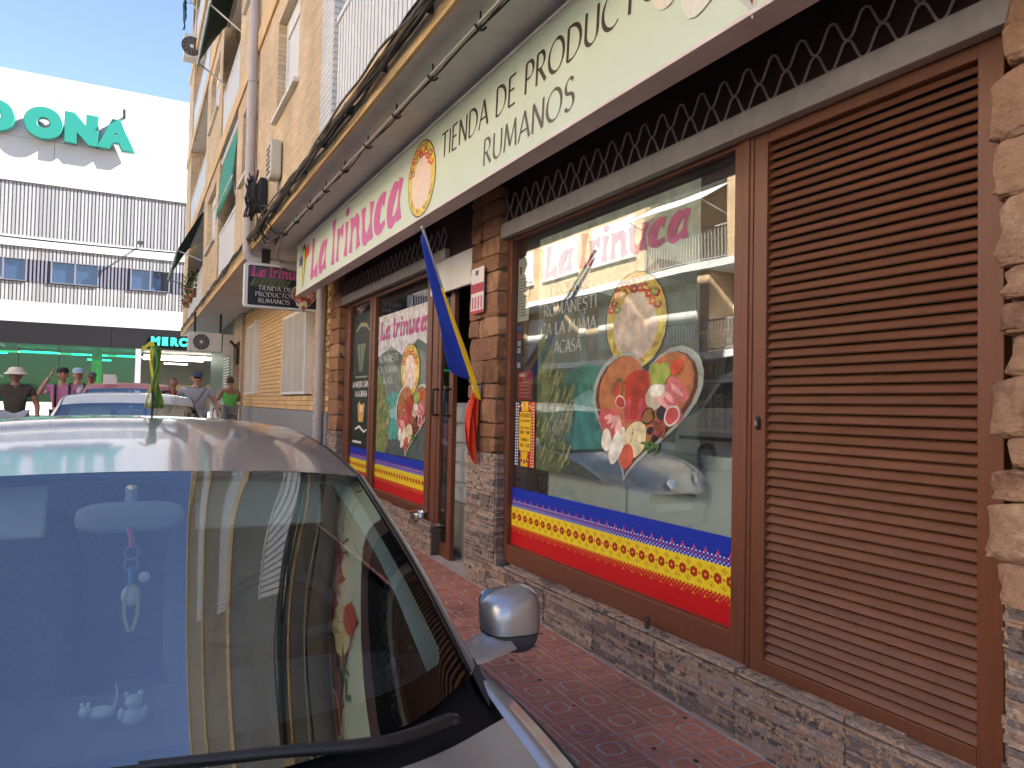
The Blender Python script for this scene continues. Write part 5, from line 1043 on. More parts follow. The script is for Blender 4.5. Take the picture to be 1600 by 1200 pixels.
t = thing('boxed_figurine', 'white bear figurine in a clear packet on the foreground dashboard', 'figurine', (.025, 1.62, .985))
mb = MB(); mb.ell((.025,1.63,1.0), (.022,.014,.018), 14, 8); mb.ell((.025,1.63,1.03), (.016,.013,.014), 14, 8); mb.ell((.013,1.63,1.044), (.006,.004,.007), 8, 6); mb.ell((.037,1.63,1.044), (.006,.004,.007), 8, 6); mb.ell((.004,1.628,1.008), (.007,.007,.012), 8, 6); mb.ell((.046,1.628,1.008), (.007,.007,.012), 8, 6); obj('body', mb, Wt, t, smooth=60)
mb = MB(); mb.box(-.01,.06,1.61,1.65,.983,1.066); obj('packet', mb, glass('clear_plastic', (.93,.95,.95), 1.4), t)
t.location.z += -.023
t = thing('clear_cube', 'clear plastic cube with a dark model inside on the foreground dashboard', 'ornament', (.585, 1.70, .97))
mb = MB(); mb.box(.548,.618,1.67,1.74,.972,1.04); obj('case', mb, glass('clear_plastic', (.93,.95,.95), 1.4), t); mb = MB(); mb.tube([(.583,1.705,.974),(.583,1.705,.985),(.583,1.705,1.0),(.583,1.705,1.012)], [.025,.025,.015,.006], 12); obj('model', mb, M_dash, t)
t.location.z += -.021
# ribbon on the foreground car's aerial
t = thing('aerial_ribbon', 'yellow and green ribbons tied to the aerial on the foreground car roof', 'ribbon', (.10, 3.55, 1.49))
mb = MB(); mb.tube([(.085,3.52,1.49),(.087,3.60,1.82)], [.005,.003], 6); obj('aerial', mb, M_black, t)
rng = random.Random(6)
for k in range(7):
    a = rng.uniform(-.02,.035); c_ = [hexc((214,204,44)),hexc((120,150,52)),hexc((84,130,60)),hexc((226,214,90))][k % 4]
    rows = [[(.088+a*(.25+.75*q/8)+.010*math.sin(q*.9+k)+e*(.007+.004*math.sin(k)), 3.58-.012*k*.5+.006*math.cos(q+k), 1.80-.27*q/8) for e in (-1,0,1)] for q in range(9)]
    mb = MB(); mb.grid(rows); o = obj('ribbon', mb, mat('ribbon_%d' % (k % 4), c_, .6, var=.1), t, smooth=80); s = o.modifiers.new('thick','SOLIDIFY'); s.thickness = .002
mb = MB(); mb.grid([[(.088-.05*q/5, 3.57, 1.80+.012*math.sin(q)+e*.01) for e in (-1,1)] for q in range(6)]); obj('bow', mb, mat('ribbon_0', (.6,.55,.05)), t, smooth=80)
t.location.z += +.028
t = thing('roof_placard', 'small white placard standing on the roof of the red car', 'placard', (-.31, 13.6, 1.86)); mb = MB(); mb.box(-.40,-.22,13.6,13.62,gz(13)+1.545,gz(13)+1.70); obj('plate', mb, M_white, t); mb = MB(); mb.box(-.24,-.20,13.61,13.63,gz(13)+1.54,gz(13)+1.66); obj('stand', mb, M_white, t)
# ---------------------------------------------------------------- van across the street
V = thing('parked_van', 'white delivery van parked on the far side, seen mirrored in the big window', 'van', (-7.0, 11, .1)); g0 = gz(11)
M_van = mat('van_white', (.72,.73,.74), .35, var=.03, coat=.6)
prof = [(8.1,.35),(8.1,1.9),(8.25,2.2),(11.3,2.25),(11.9,2.12),(12.6,1.35),(13.25,1.15),(13.4,.8),(13.4,.35)]
mb = MB(); mb.prism([(y,z) for y,z in prof], lambda u,v,d: (-6.0-d, u, v+g0), 0, 1.85); obj('body', mb, M_van, V, bevel=.05)
mb = MB(); mb.prism([(11.45,1.42),(11.45,1.98),(11.85,1.95),(12.42,1.42)], lambda u,v,d: (-5.995-d, u, v+g0), 0, .01); obj('side_window', mb, M_frit, V); mb = MB(); mb.prism([(8.4,1.42),(8.4,1.95),(11.2,1.98),(11.2,1.42)], lambda u,v,d: (-5.996-d, u, v+g0), 0, .01); obj('rear_side_window', mb, M_frit, V)
mb = MB(); mb.box(-5.985,-5.97,8.2,13.2,g0+.72,g0+.80); obj('rub_strip', mb, M_trim, V)
for y in (9.1, 12.3):
    for x in (-6.0,-7.65):
        mb = MB(); mb.grid([[(x-.01-d+.02, y+r_*math.cos(2*PI*k/32), g0+.34+r_*math.sin(2*PI*k/32)) for k in range(33)] for r_, d in [(.2,0),(.32,0),(.34,.02),(.34,.2),(.2,.2)]]); wh = obj('wheel', mb, M_tyre, V, smooth=40)
        mb = MB(); mb.disc((x+.012,y,g0+.34),(0,1,0),(0,0,1),.21,28); obj('rim', mb, M_rim, wh)
# ---------------------------------------------------------------- block across the street (seen mirrored)
OB = thing('opposite_building', 'sunlit brick block with long balconies across the street, seen mirrored', 'building', (-10.5, 18, 0))
M_ob = brick_mat('pale_brick', hexc((226,196,156)), hexc((212,180,140)), hexc((186,166,140)), .25, .07, .008)
mb = MB(); mb.box(-16,-11.2,-6,34,0,3.1); obj('ground_floor', mb, mat('ob_ground', (.30,.28,.26), .7, var=.2), OB)
for k in range(9): y = -4+4*k; mb = MB(); mb.box(-11.19,-11.12,y+.4,y+3.2,.3,2.6); obj('shop_front', mb, mat('ob_dark', (.05,.05,.055), .3), OB)
for k in range(10): y = -4.2+4*k; mb = MB(); mb.box(-11.19,-10.9,y,y+.4,0,3.1); obj('column', mb, M_ob, OB)
for n_, z in enumerate((3.13, 5.86, 8.6)):
    mb = MB(); mb.box(-11.4,-9.98,-6,34,z,z+.22); obj('floor_slab', mb, M_white, OB, bevel=.01)
    mb = MB(); z1 = z+.22
    if n_ == 0:
        mb.box(-16,-11.2,-6,34,z1,z1+2.5); obj('wall', mb, M_ob, OB)
        mb = MB(); mb.box(-10.06,-10.02,-6,34,z1+.90,z1+.95); mb.box(-10.06,-10.02,-6,34,z1+.05,z1+.09); rl = obj('railing', mb, mat('ob_rail', (.35,.35,.34), .5), OB)
        bm_ = MB(); bm_.box(-.012,.012,-.012,.012,-.41,.41); bm_ = mk('bar', bm_, mat('ob_rail', (.35,.35,.34))); y = 8.0
        while y < 31: piece('bar', bm_, rl, (-10.04,y,z1+.49)); y += .13
        for k in range(12): y = -4.5+3.3*k; mb = MB(); mb.box(-11.2,-11.14,y,y+2.3,z1+.5 if k%3 else z1+.02,z1+2.2); wn = obj('window', mb, M_white, OB)
        for k in range(8): y = -.5+4.35*k; mb = MB(); mb.box(-11.2,-10.15,y,y+.5,z1,z1+2.5); obj('pillar', mb, M_ob, OB)
    else:
        for a, b in ((-6,12),(13.2,16.0),(19.8,34)): mb.box(-16,-10.0,a,b,z1,z1+2.52)
        mb.box(-16,-11.0,12,13.2,z1,z1+2.52); mb.box(-16,-11.1,16.0,19.8,z1,z1+2.52); obj('wall', mb, M_ob, OB)
        mb = MB(); mb.box(-10.06,-10.02,16.02,19.78,z1+.95,z1+1.0); mb.box(-10.06,-10.02,16.02,19.78,z1+.05,z1+.09); rl = obj('railing', mb, mat('ob_rail', (.35,.35,.34)), OB)
        for k in range(28): piece('bar', bm_, rl, (-10.04,16.1+.135*k,z1+.49))
        for y in (1.5,5,8.5,13.6,20.3,23.9,27.5): mb = MB(); mb.box(-9.998,-9.96,y,y+(1.3 if y == 13.6 else 2.7),z1+.75,z1+2.2); wn = obj('window', mb, M_white, OB); mb = MB(); mb.box(-9.99,-9.86,y-.08,y+(1.38 if y == 13.6 else 2.78),z1+.69,z1+.745); obj('sill', mb, M_plast, wn)
mb = MB(); mb.box(-16,-9.98,-6,34,11.3,11.6); obj('roof_slab', mb, M_white, OB)
t = thing('mirrored_awning', 'pale awning over the upper balcony across the street, seen mirrored', 'awning', (-10, 17.9, 8)); mb = MB(); mb.grid([[(-10.4+1.2*k/5, 16.1+3.6*j/6, 8.4-.7*k/5) for j in range(7)] for k in range(6)]); o = obj('canvas', mb, mat('pale_canvas', (.7,.72,.72), .8), t); s = o.modifiers.new('thick','SOLIDIFY'); s.thickness = .006
mb = MB(); mb.tube([(-9.2,16.1,7.7),(-9.2,19.7,7.7)], .02, 8); obj('front_bar', mb, M_white, t)
for y in (16.2,19.6): mb = MB(); mb.tube([(-10.4,y,7.3),(-9.2,y,7.7)], .015, 6); obj('arm', mb, M_white, t)
# ---------------------------------------------------------------- supermarket across the end of the street
SM = thing('supermarket_building', 'large white supermarket with ribbed bands and green glass at the street end', 'building', (0, 36, gz(36)))
Mw = mat('sm_white_panel', (.40,.405,.415), .5, var=.03, vs=.6); Mr = mat('sm_rib', (.26,.26,.27), .5, metal=.2, var=.05, isl=.22); Mrd = mat('sm_rib_dark', (.14,.14,.18), .5, metal=.2, isl=.1); Mbk = mat('sm_black', (.012,.012,.014), .7, var=.1, spec=.08)
Yf = 36; XL, XR = -26, 18
for z0, z1 in ((10.42,15.0),(7.75,8.2),(4.65,5.5)):
    core = MB(); core.box(XL, XR, Yf+.03, Yf+3, z0, z1); pn = obj('white_band', core, mat('sm_joint', (.22,.22,.23), .7), SM); nz = max(1, round((z1-z0)/.92)); 
    for i in range(nz):
        for j in range(12):
            x0 = -23.55+3.40*j; mb = MB(); h = (z1-z0)/nz; mb.box(x0+.008, x0+3.392, Yf+.005, Yf+.028, z0+h*i+.007, z0+h*(i+1)-.007); obj('panel', mb, Mw, pn)
rng = random.Random(3)
for z0, z1 in ((8.2,10.42),(5.5,6.3),(7.25,7.75)):
    mb = MB(); mb.box(XL, XR, Yf+.12, Yf+3, z0, z1); rb = obj('ribbed_band', mb, mat('sm_rib_back', (.19,.19,.20), .6), SM); mb = MB(); x = XL
    while x < XR: mb.box(x, x+.085, Yf+.085+rng.choice((0,.008)), Yf+.119, z0+.002, z1-.002); x += .135
    obj('rib', mb, Mr, rb)['kind'] = 'stuff'
mb = MB(); mb.box(XL, XR, Yf+.22, Yf+3, 6.302, 7.248); wb_ = obj('window_band', mb, Mrd, SM)
WX = [(-7.6,-6.0),(-5.6,-3.95),(-3.12,-1.36),(-.17,1.40),(2.3,4.0)]
mb = MB(); x = XL
while x < XR:
    if not any(a-.1 < x < b+.05 for a, b in WX): mb.box(x, x+.07, Yf+.06, Yf+.2, 6.305, 7.245)
    x += .135
obj('rib', mb, Mrd, wb_)['kind'] = 'stuff'
G_sm = glass('sm_window', (.5,.58,.68), 1.8)
for a, b in WX:
    mb = MB(); zb, zt = 6.36, 7.22
    mb.box(a,b,Yf+.0,Yf+.2,zt,zt+.03); mb.box(a,b,Yf+.0,Yf+.2,zb-.03,zb); mb.box(a,a+.05,Yf+.002,Yf+.2,zb,zt); mb.box(b-.05,b,Yf+.002,Yf+.2,zb,zt); mb.box((a+b)/2-.03,(a+b)/2+.03,Yf+.004,Yf+.2,zb,zt); wn = obj('window', mb, Mrd, SM)
    for q0, q1 in ((a+.05,(a+b)/2-.03),((a+b)/2+.03,b-.05)): mb = MB(); mb.box(q0,q1,Yf+.1,Yf+.11,zb,zt); obj('pane', mb, G_sm, wn); mb = MB(); mb.box(q0,q1,Yf+.16,Yf+.2,zb,zt); obj('blind', mb, mat('sm_blind', (.35,.42,.5), .7), wn)
core = MB(); core.box(XL, XR, Yf+.04, Yf+3, 3.76, 4.65); bb = obj('black_band', core, mat('sm_joint2', (.12,.12,.12), .7), SM)
for j in range(8): x0 = -27.3+5.3*j; mb = MB(); mb.box(x0+.01, x0+5.29, Yf-.01, Yf+.04, 3.762, 4.645); obj('panel', mb, Mbk, bb)
G_gr = glass('green_glass', (.04,.62,.38), 1.6, refl=(.75,1,.88)); 
mb = MB(); mb.box(XL, .12, Yf+.02, Yf+.3, .7, 1.36); obj('base_wall', mb, Mw, SM)
for j in range(9):
    a = .14-1.42*(j+1); mb = MB(); mb.box(a+.015, a+1.405, Yf+.06, Yf+.075, 1.362, 3.76); pn = obj('green_pane', mb, G_gr, SM)
    if j in (0,): mb = MB(); mb.box(a-.25, a+.15, Yf+.30, Yf+.34, 1.362, 3.7); obj('inner_post', mb, mat('sm_green_post', (.02,.45,.22), .5), pn)
mb = MB(); mb.box(.14, .36, Yf-.01, Yf+.3, .9, 3.76); obj('jamb', mb, mat('sm_jamb', (.22,.22,.26), .5), SM)
mb = MB(); mb.box(XL, XR, Yf+9, Yf+9.2, .8, 3.8); mb.box(XL, XR, Yf+.4, Yf+9, 3.9, 3.95); obj('hall_wall', mb, mat('sm_hall', (.30,.30,.28), .8), SM)
mb = MB(); mb.quad((XL,Yf+.3,gz(36)+.14),(XR,Yf+.3,gz(36)+.14),(XR,Yf+9,gz(36)+.14),(XL,Yf+9,gz(36)+.14)); obj('hall_floor', mb, mat('sm_floor', (.3,.3,.28), .3), SM)
mb = MB(); mb.box(XL, XR, Yf+3, Yf+9.2, 4.0, 14.9); obj('core', mb, Mw, SM)
M_tube = emit('tube_light', (1,.95,.8), 5)
for k, (x0, x1, y, z) in enumerate(((-4.4,-3.0,39,3.55),(-2.4,-1.0,38.5,3.5),(-1.9,-.9,41,3.4),(-.6,.1,38.2,3.5),(.5,3.6,37.6,3.56),(.5,3.9,38.4,3.56),(.5,3.2,40,3.5),(1.5,2.6,42,3.4),(-6.5,-5,40,3.5))):
    mb = MB(); mb.box(x0,x1,y,y+.09,z,z+.05); o = obj('ceiling_tube', mb, M_tube, SM)
mb = MB(); mb.box(-2.9,-2.45,38,38.05,2.2,2.5); obj('inner_sign', mb, mat('sm_green_sign', (.1,.6,.2)), SM)
mb = MB(); mb.box(3.4,3.5,Yf,Yf+.2,.9,3.76); mb.box(4.6,XR,Yf,Yf+.2,.9,3.76); obj('entrance_post', mb, mat('sm_post', (.75,.76,.78), .4), SM)
for x0, x1, y in ((.9,1.6,39.5),(2.0,3.1,40.5),(3.3,4.4,39)): mb = MB(); mb.box(x0,x1,y,y+.6,1.0,2.3); obj('aisle_shelf', mb, mat('goods2', (.22,.16,.10), .6, isl=.3), SM)
def font_mesh(ch, size, off, ext, bev):
    c = bpy.data.curves.new('glyph', 'FONT'); c.body = ch; c.size = size; c.offset = off; c.extrude = ext; c.bevel_depth = bev; c.bevel_resolution = 2; c.align_x = 'CENTER'
    o = bpy.data.objects.new('glyph', c); COL.objects.link(o); bpy.context.view_layer.update(); me = bpy.data.meshes.new_from_object(o.evaluated_get(bpy.context.evaluated_depsgraph_get())); bpy.data.objects.remove(o); bpy.data.curves.remove(c); return me
M_lt = mat('teal_letter', (.012,.17,.135), .35, var=.02); M_lt2 = mat('teal_letter_small', hexc((40,200,180)), .4, var=.02)
def sign3d(name, label, txt, xs, z, size, off, ext, bev, Y, m, sxk):
    t = thing(name, label, 'sign', (xs[0], Y, z))
    for ch, x in zip(txt, xs):
        me = font_mesh(ch, size, off, ext, bev); me.materials.clear(); me.materials.append(m)
        o = bpy.data.objects.new('letter', me); COL.objects.link(o); o.parent = t; o.location = Vector((x, Y, z))-ORG[t.name]; o.rotation_euler = (PI/2,0,0); o.scale = (sxk,1,1); ORG[o.name] = Vector((x,Y,z))
    return t
t = sign3d('supermarket_sign', 'big teal letters high on the white supermarket wall', 'MERCADONA', [-13.9,-12.1,-10.6,-9.1,-7.5,-5.15,-3.53,-2.18,-.9], 12.36, 1.44, .135, .09, .03, Yf-.34, M_lt, 1.0)
for x in (-.62,): mb = MB(); mb.box(x-.05,x+.05,Yf-.95,Yf,13.76,13.84); lt = thing('facade_lamp', 'black lamp arm above the last big teal letter', 'lamp', (x,Yf,13.8), 'facade lamps'); obj('arm', mb, M_black, lt)
mb = MB(); mb.box(.15,.21,Yf-.75,Yf,10.6-2.35,10.66-2.35); mb.box(.06,.30,Yf-.85,Yf-.7,8.2,8.33); lt = thing('facade_lamp', 'black lamp arm on the lower white band of the supermarket', 'lamp', (.18,Yf,8.2), 'facade lamps'); obj('arm', mb, M_black, lt)
sign3d('entrance_sign', 'small bright teal letters on the black band over the supermarket entrance', 'MERCADONA', [.90+.37*k for k in range(9)], 3.98, .46, .022, .03, .01, Yf-.06, M_lt2, 1.0)
t = thing('overhead_cable', 'thin black cable strung across the street before the supermarket', 'cable', (-5, 30, 6)); mb = MB(); mb.tube([(-12+13.6*k/20, 27.5+.03*k, 6.55-.25*math.sin(PI*k/20)-.02*k+.55) for k in range(21)], .025, 6); obj('cable', mb, M_cab, t)
# ---------------------------------------------------------------- people
def skin_mesh(V_, E_, Rr, sub=2):
    me = bpy.data.meshes.new('skin'); me.from_pydata(V_, E_, []); me.update(); o = bpy.data.objects.new('skin', me); COL.objects.link(o)
    o.modifiers.new('s', 'SKIN'); sm = o.modifiers.new('d', 'SUBSURF'); sm.levels = sub; sm.render_levels = sub
    for i, r_ in enumerate(Rr): me.skin_vertices[0].data[i].radius = (r_, r_) if not isinstance(r_, tuple) else r_; me.skin_vertices[0].data[i].use_root = (i == 0)
    bpy.context.view_layer.update(); ev = o.evaluated_get(bpy.context.evaluated_depsgraph_get()); m = bpy.data.meshes.new_from_object(ev)
    mb = MB(); mb.v = [tuple(v.co) for v in m.vertices]; mb.f = [tuple(p.vertices) for p in m.polygons]
    bpy.data.objects.remove(o); bpy.data.meshes.remove(me); bpy.data.meshes.remove(m); return mb
SK = {'light': mat('skin_light', (.50,.27,.19), .55, var=.05), 'tan': mat('skin_tan', (.34,.17,.11), .55, var=.05)}
def cloth_mat(name, c): return mat('cloth_'+name, c, .85, var=.10, vs=14, bump=.25, bs=60)
def person(label, loc, yaw, H, skin, shirt, pants, arms, hair=(.03,.02,.015), hat=None, sleeves=.5, stride=.10, lean=0, sleeve_col=None, extras=None, wide=1.0, headyaw=0):
    t = thing('person', label, 'person', loc); k = H/1.75; cy, sy = math.cos(yaw), math.sin(yaw)
    def P(v): return (loc[0]+k*(v[0]*wide*cy-v[1]*sy), loc[1]+k*(v[0]*wide*sy+v[1]*cy), loc[2]+k*v[2])
    def put(nm, mb, m, par=t, sm=60): mb.v = [P(v) for v in mb.v]; return obj(nm, mb, m, par, smooth=sm)
    def flat(mb):
        mb.v = [(x, y*(.74 if abs(x) < .24 and .85 < z < 1.47 else 1), z) for x, y, z in mb.v]; return mb
    J = dict(pel=(0,0,.96), wai=(0,-.005,1.10), che=(0,-.01,1.30), nkb=(0,.01,1.45), nek=(0,0,1.53), hdb=(0,-.005,1.575))
    sh = {s: (s*.185, .01, 1.415) for s in (1,-1)}; hp = {s: (s*.095, 0, .93) for s in (1,-1)}
    kn = {s: (s*.10, -.03-s*stride*.5, .50) for s in (1,-1)}; an = {s: (s*.10, .03-s*stride, .085) for s in (1,-1)}; to = {s: (s*.115, -.15-s*stride, .035) for s in (1,-1)}
    V_ = [J['pel'],J['wai'],J['che'],J['nkb'],J['nek'],J['hdb']]; E_ = [(0,1),(1,2),(2,3),(3,4),(4,5)]; Rr = [.135,.125,.145,.085,.055,.058]
    for s in (1,-1):
        el, wr = arms[0 if s > 0 else 1]; n = len(V_)
        V_ += [sh[s], el, wr]; E_ += [(2,n),(n,n+1),(n+1,n+2)]; Rr += [.062,.043,.029]
        n = len(V_); V_ += [hp[s],kn[s],an[s],to[s]]; E_ += [(0,n),(n,n+1),(n+1,n+2),(n+2,n+3)]; Rr += [.088,.058,.040,.034]
    body = flat(skin_mesh(V_, E_, Rr))
    hc = Vector((0,-.02,1.645)); ch, shh = math.cos(headyaw), math.sin(headyaw)
    def hd(p):
        q = p.copy(); q.x *= 1-.18*max(0,-p.z); q.y *= 1.0 if p.y > 0 else (1-.08*max(0,-p.z)); return q
    head = MB(); head.ell((0,0,0), (.077,.098,.118), 22, 16, .95, hd)
    head.ell((0,-.100,-.012), (.013,.020,.024), 10, 8); head.ell((.078,.008,-.008), (.012,.022,.032), 10, 8); head.ell((-.078,.008,-.008), (.012,.022,.032), 10, 8); head.ell((0,-.085,-.098), (.03,.022,.018), 10, 8)
    rot = lambda v: (hc.x+v[0]*ch-v[1]*shh, hc.y+v[0]*shh+v[1]*ch, hc.z+v[2])
    head.v = [rot(v) for v in head.v]; body.add(head)
    for s in (1,-1):                                                   # hands: palm, four fingers, thumb
        el, wr = (Vector(q) for q in arms[0 if s > 0 else 1]); d = (wr-el).normalized(); side = d.cross(Vector((1,0,0))).normalized(); nn = d.cross(side)
        hb = MB(); hb.ell((0,0,0), (1,1,1), 12, 8); c_ = wr+d*.055; hb.v = [tuple(c_+d*v[0]*.052+side*v[1]*.042+nn*v[2]*.018) for v in hb.v]; body.add(hb)
        for q in range(4):
            b = wr+d*.095+side*(.030-.020*q); l = (.062,.072,.068,.052)[q]; body.add(MB().tube([b-d*.02, b+d*l*.5+nn*.004, b+d*l*.85+nn*.018, b+d*l+nn*.032], [.009,.0088,.008,.006], 6))
        b = wr+d*.035+side*.036; body.add(MB().tube([b, b+side*.022+d*.025, b+side*.026+d*.052+nn*.012], [.011,.010,.007], 6))
    put('body', body, SK[skin])
    eye = mat('eye_dark', (.02,.015,.012), .3)
    for s in (1,-1): mb = MB(); mb.ell((s*.031,-.087,.012), (.013,.008,.007), 10, 6); mb.v = [rot(v) for v in mb.v]; put('eye', mb, eye); mb = MB(); mb.ell((s*.031,-.089,.032), (.018,.007,.004), 10, 6); mb.v = [rot(v) for v in mb.v]; put('brow', mb, mat('hair_%.3f' % hair[0], hair, .7))
    mb = MB(); mb.ell((0,-.087,-.055), (.023,.008,.006), 10, 6); mb.v = [rot(v) for v in mb.v]; put('mouth', mb, mat('lip', (.32,.10,.09), .5))
    # hair cap
    mb = MB(); rows = []
    for i in range(9):
        th = R(-25)+R(115)*i/8; row = []
        for q in range(25):
            ph = 2*PI*q/24; low = th if math.sin(ph) > -.25 else max(th, R(38)); row.append(rot((.084*math.cos(low)*math.cos(ph), .104*math.cos(low)*math.sin(ph)+.006, .124*math.sin(low)+.004)))
        rows.append(row)
    mb.grid(rows); put('hair', mb, mat('hair_%.3f' % hair[0], hair, .7, var=.3, vs=60))
    # shirt
    V2 = [(0,0,.93),J['wai'],J['che'],(0,.008,1.44)]; E2 = [(0,1),(1,2),(2,3)]; R2 = [.155,.145,.165,.085]
    for s in (1,-1):
        el = Vector(arms[0 if s > 0 else 1][0]); a = Vector(sh[s]); n = len(V2)
        V2 += [tuple(a)]; E2 += [(2,n)]; R2 += [.076]
        if sleeves > 0: V2 += [tuple(a+(el-a)*sleeves*.5), tuple(a+(el-a)*sleeves)]; E2 += [(n,n+1),(n+1,n+2)]; R2 += [.070,.066]
    st = put('shirt', flat(skin_mesh(V2, E2, R2)), cloth_mat(*shirt))
    V3 = [(0,0,.97)]; E3 = []; R3 = [.150]
    for s in (1,-1):
        n = len(V3); kk = Vector(kn[s]); aa = Vector(an[s]); V3 += [hp[s], kn[s]]; E3 += [(0,n),(n,n+1)]; R3 += [.108,.080]
        if pants[2] == 'long': V3 += [tuple(aa+Vector((0,0,.03)))]; E3 += [(n+1,n+2)]; R3 += [.066]
    put('trousers', flat(skin_mesh(V3, E3, R3)), cloth_mat(pants[0], pants[1]))
    for s in (1,-1): mb = MB(); a = Vector(an[s]); mb.ell((a.x+s*.006,a.y-.07,.045), (.052,.14,.05), 14, 8, .8); put('shoe', mb, cloth_mat('shoe_dark', (.05,.05,.055)))
    if hat:
        kind, col = hat; mh = cloth_mat('hat_%.2f_%.2f' % (col[0], col[2]), col); mb = MB()
        prof = [(.115,.055),(.105,.09),(.092,.125),(.055,.142),(.001,.145)] if kind == 'bucket' else [(.094,.045),(.096,.085),(.080,.122),(.04,.138),(.001,.140)]
        mb.grid([[rot((r_*math.cos(2*PI*q/24), r_*1.18*math.sin(2*PI*q/24)+.004, z)) for q in range(25)] for r_, z in prof]); hh = put('hat', mb, mh)
        mb = MB()
        if kind == 'bucket': mb.grid([[rot((r_*math.cos(2*PI*q/24), r_*1.15*math.sin(2*PI*q/24), z)) for q in range(25)] for r_, z in [(.112,.06),(.14,.045),(.165,.015)]])
        else:
            f_ = -1 if kind == 'cap' else 1
            mb.grid([[rot((.085*math.sin(a), f_*(.10*math.cos(a)+.015)-f_*.0+f_*e*.085*math.cos(a)**.5 if math.cos(a) > 0 else 0, .055-.02*e)) for a in [R(-80+160*q/14) for q in range(15)]] for e in (0,.5,1)])
        o = put('brim', mb, mh, hh); s_ = o.modifiers.new('thick','SOLIDIFY'); s_.thickness = .006
    if extras: extras(t, P, put, rot, st)
    return t
DOWN = lambda s, out=.30, fw=-.02: ((s*out, .03, 1.14), (s*(out+.02), -.10+fw, .90))
def bag(t, P, put, rot, st):
    mb = MB(); mb.tube([(.13,-.10,1.46),(.05,-.145,1.30),(-.06,-.15,1.12),(-.14,-.12,1.0)], .008, 6); put('bag_strap', mb, cloth_mat('strap', (.03,.03,.035)))
    mb = MB(); mb.ell((0,-.088,.014), (.062,.014,.018), 14, 8, .6); mb.v = [rot(v) for v in mb.v]; put('sunglasses', mb, mat('sunglass', (.01,.01,.012), .1))
def pack(col):
    def f(t, P, put, rot, st):
        mb = MB(); mb.ell((0,.20,1.22), (.15,.09,.22), 16, 10, .6); bp = put('backpack', mb, cloth_mat('pack', col))
        for s in (1,-1): mb = MB(); mb.grid([[(s*(.105+.02*e)-s*.0, y, z) for e in (-1,1)] for y, z in ((.12,1.44),(.0,1.485),(-.10,1.43),(-.135,1.30),(-.12,1.12),(.02,1.06))]); o = put('shoulder_strap', mb, cloth_mat('pack', col), bp); q = o.modifiers.new('thick','SOLIDIFY'); q.thickness = .012; q.offset = 1
    return f
def pinkpack(t, P, put, rot, st):
    pack((.02,.02,.022))(t, P, put, rot, st)
    mb = MB()
    for r0, r1 in ((.034,.052),(.0,.02)): mb.grid([[(r_*math.cos(2*PI*q/24), -.142, 1.16+r_*math.sin(2*PI*q/24)) for q in range(25)] for r_ in (r0+.0001, r1)])
    put('round_badge', mb, cloth_mat('badge', (.06,.04,.05)), st)
    for s in (1,-1): mb = MB(); mb.ell((s*.255,-.0,1.36), (.062,.07,.075), 14, 10); put('white_sleeve', mb, cloth_mat('white', (.66,.64,.68)), st)
person('person in dark olive T-shirt and white sun hat walking at the far left', (-1.74,15,gz(15)), 0, 1.72, 'tan', ('olive',(.060,.050,.040)), ('jeans_pale',(.42,.45,.52),'long'), (DOWN(1,.29), DOWN(-1,.33)), hat=('bucket',(.72,.68,.58)), wide=1.12)
person('person in pink shirt and black cap with a hand raised to the head', (-1.06,15,gz(15)), .1, 1.75, 'light', ('pink',(.66,.24,.40)), ('shorts_black',(.03,.03,.035),'short'), (DOWN(1,.30), ((-.36,-.05,1.30),(-.20,-.14,1.60))), hat=('cap_back',(.03,.03,.035)), extras=pinkpack, sleeves=.45)
person('person in pale blue cap half hidden behind the pink shirt', (-.90,16.2,gz(16.2)), .2, 1.76, 'light', ('lilac',(.50,.46,.52)), ('shorts_black',(.03,.03,.035),'short'), (DOWN(1), DOWN(-1)), hat=('cap',(.36,.48,.62)), extras=pack((.04,.04,.045)))
person('person in white shirt and grey cap, rightmost of the walking group', (-.70,16.8,gz(16.8)), -.1, 1.69, 'light', ('white',(.66,.64,.62)), ('shorts_grey',(.12,.12,.13),'short'), (DOWN(1), DOWN(-1)), hat=('cap',(.14,.13,.12)), extras=pack((.03,.03,.035)))
person('person in red top standing beyond the red car', (.80,17.3,gz(17.3)), .3, 1.64, 'tan', ('red',(.42,.03,.03)), ('trousers_dark',(.04,.04,.05),'long'), (DOWN(1), DOWN(-1)), hair=(.10,.06,.04), sleeves=.2)
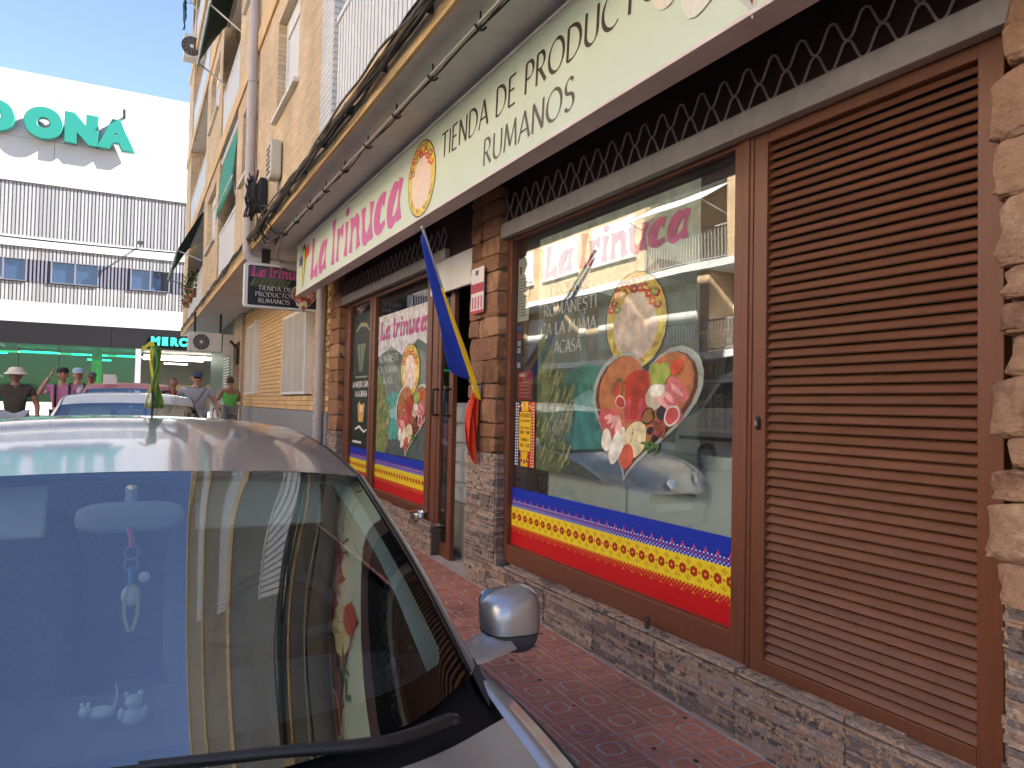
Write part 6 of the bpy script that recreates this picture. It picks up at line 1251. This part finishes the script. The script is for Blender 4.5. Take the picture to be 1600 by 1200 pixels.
person('person in grey T-shirt, navy cap and sunglasses with a shoulder bag', (1.06,14.5,gz(14.5)+.12), .05, 1.64, 'light', ('grey',(.40,.40,.42)), ('trousers_stone',(.36,.34,.31),'long'), (DOWN(1,.32), DOWN(-1,.34)), hat=('cap',(.05,.07,.11)), extras=bag, wide=1.18, hair=(.2,.13,.08))
person('person in bright green vest leaning by the doorway, seen from behind', (2.03,18,gz(18)+.12), PI+.5, 1.60, 'tan', ('lime',(.16,.58,.12)), ('trousers_grey',(.22,.21,.20),'long'), (((.30,-.02,1.17),(.16,-.20,1.22)), ((-.28,-.05,1.16),(-.06,-.22,1.25))), sleeves=0, wide=1.15, hair=(.05,.03,.02), stride=.04)
t = thing('shopping_trolley', 'folding metal shopping trolley beside the person in grey', 'trolley', (1.42,14.6,gz(14.6)+.12)); g0 = gz(14.6)+.12
for x in (1.36,1.50): mb = MB(); mb.tube([(x,14.5,g0+.10),(x,14.6,g0+.95)], .010, 8); obj('upright', mb, M_steel, t, smooth=60)
mb = MB(); mb.tube([(1.36,14.6,g0+.95),(1.38,14.62,g0+1.0),(1.48,14.62,g0+1.0),(1.50,14.6,g0+.95)], .012, 8); obj('handle', mb, M_black, t, smooth=60)
mb = MB(); mb.ell((1.43,14.42,g0+.45), (.13,.10,.30), 16, 10, .5); obj('bag', mb, cloth_mat('trolley', (.10,.10,.12)), t, smooth=60)
for x in (1.34,1.52): mb = MB(); mb.tube([(x-.012,14.5,g0+.075),(x+.012,14.5,g0+.075)], .075, 18); obj('wheel', mb, M_black, t, smooth=40)

rng = random.Random(21); mb = MB()                                   # specks of gum and leaf litter on the tiles
for k in range(70):
    x, y = rng.uniform(1.1,2.45), rng.uniform(1.5,5.6); r_ = rng.uniform(.004,.016); n = 7
    P = [(x+r_*rng.uniform(.5,1.2)*math.cos(2*PI*q/n), y+r_*rng.uniform(.5,1.4)*math.sin(2*PI*q/n)) for q in range(n)]; q0 = len(mb.v)
    mb.v += [(a, b, gz(b)+.1175) for a, b in P]; mb.f.append(tuple(range(q0, q0+n)))
o = obj('litter', mb, mat('litter_dark', (.03,.022,.018), .9)); tag(o, 'dark specks of gum and leaf litter on the red paving', 'litter'); o['kind'] = 'stuff'
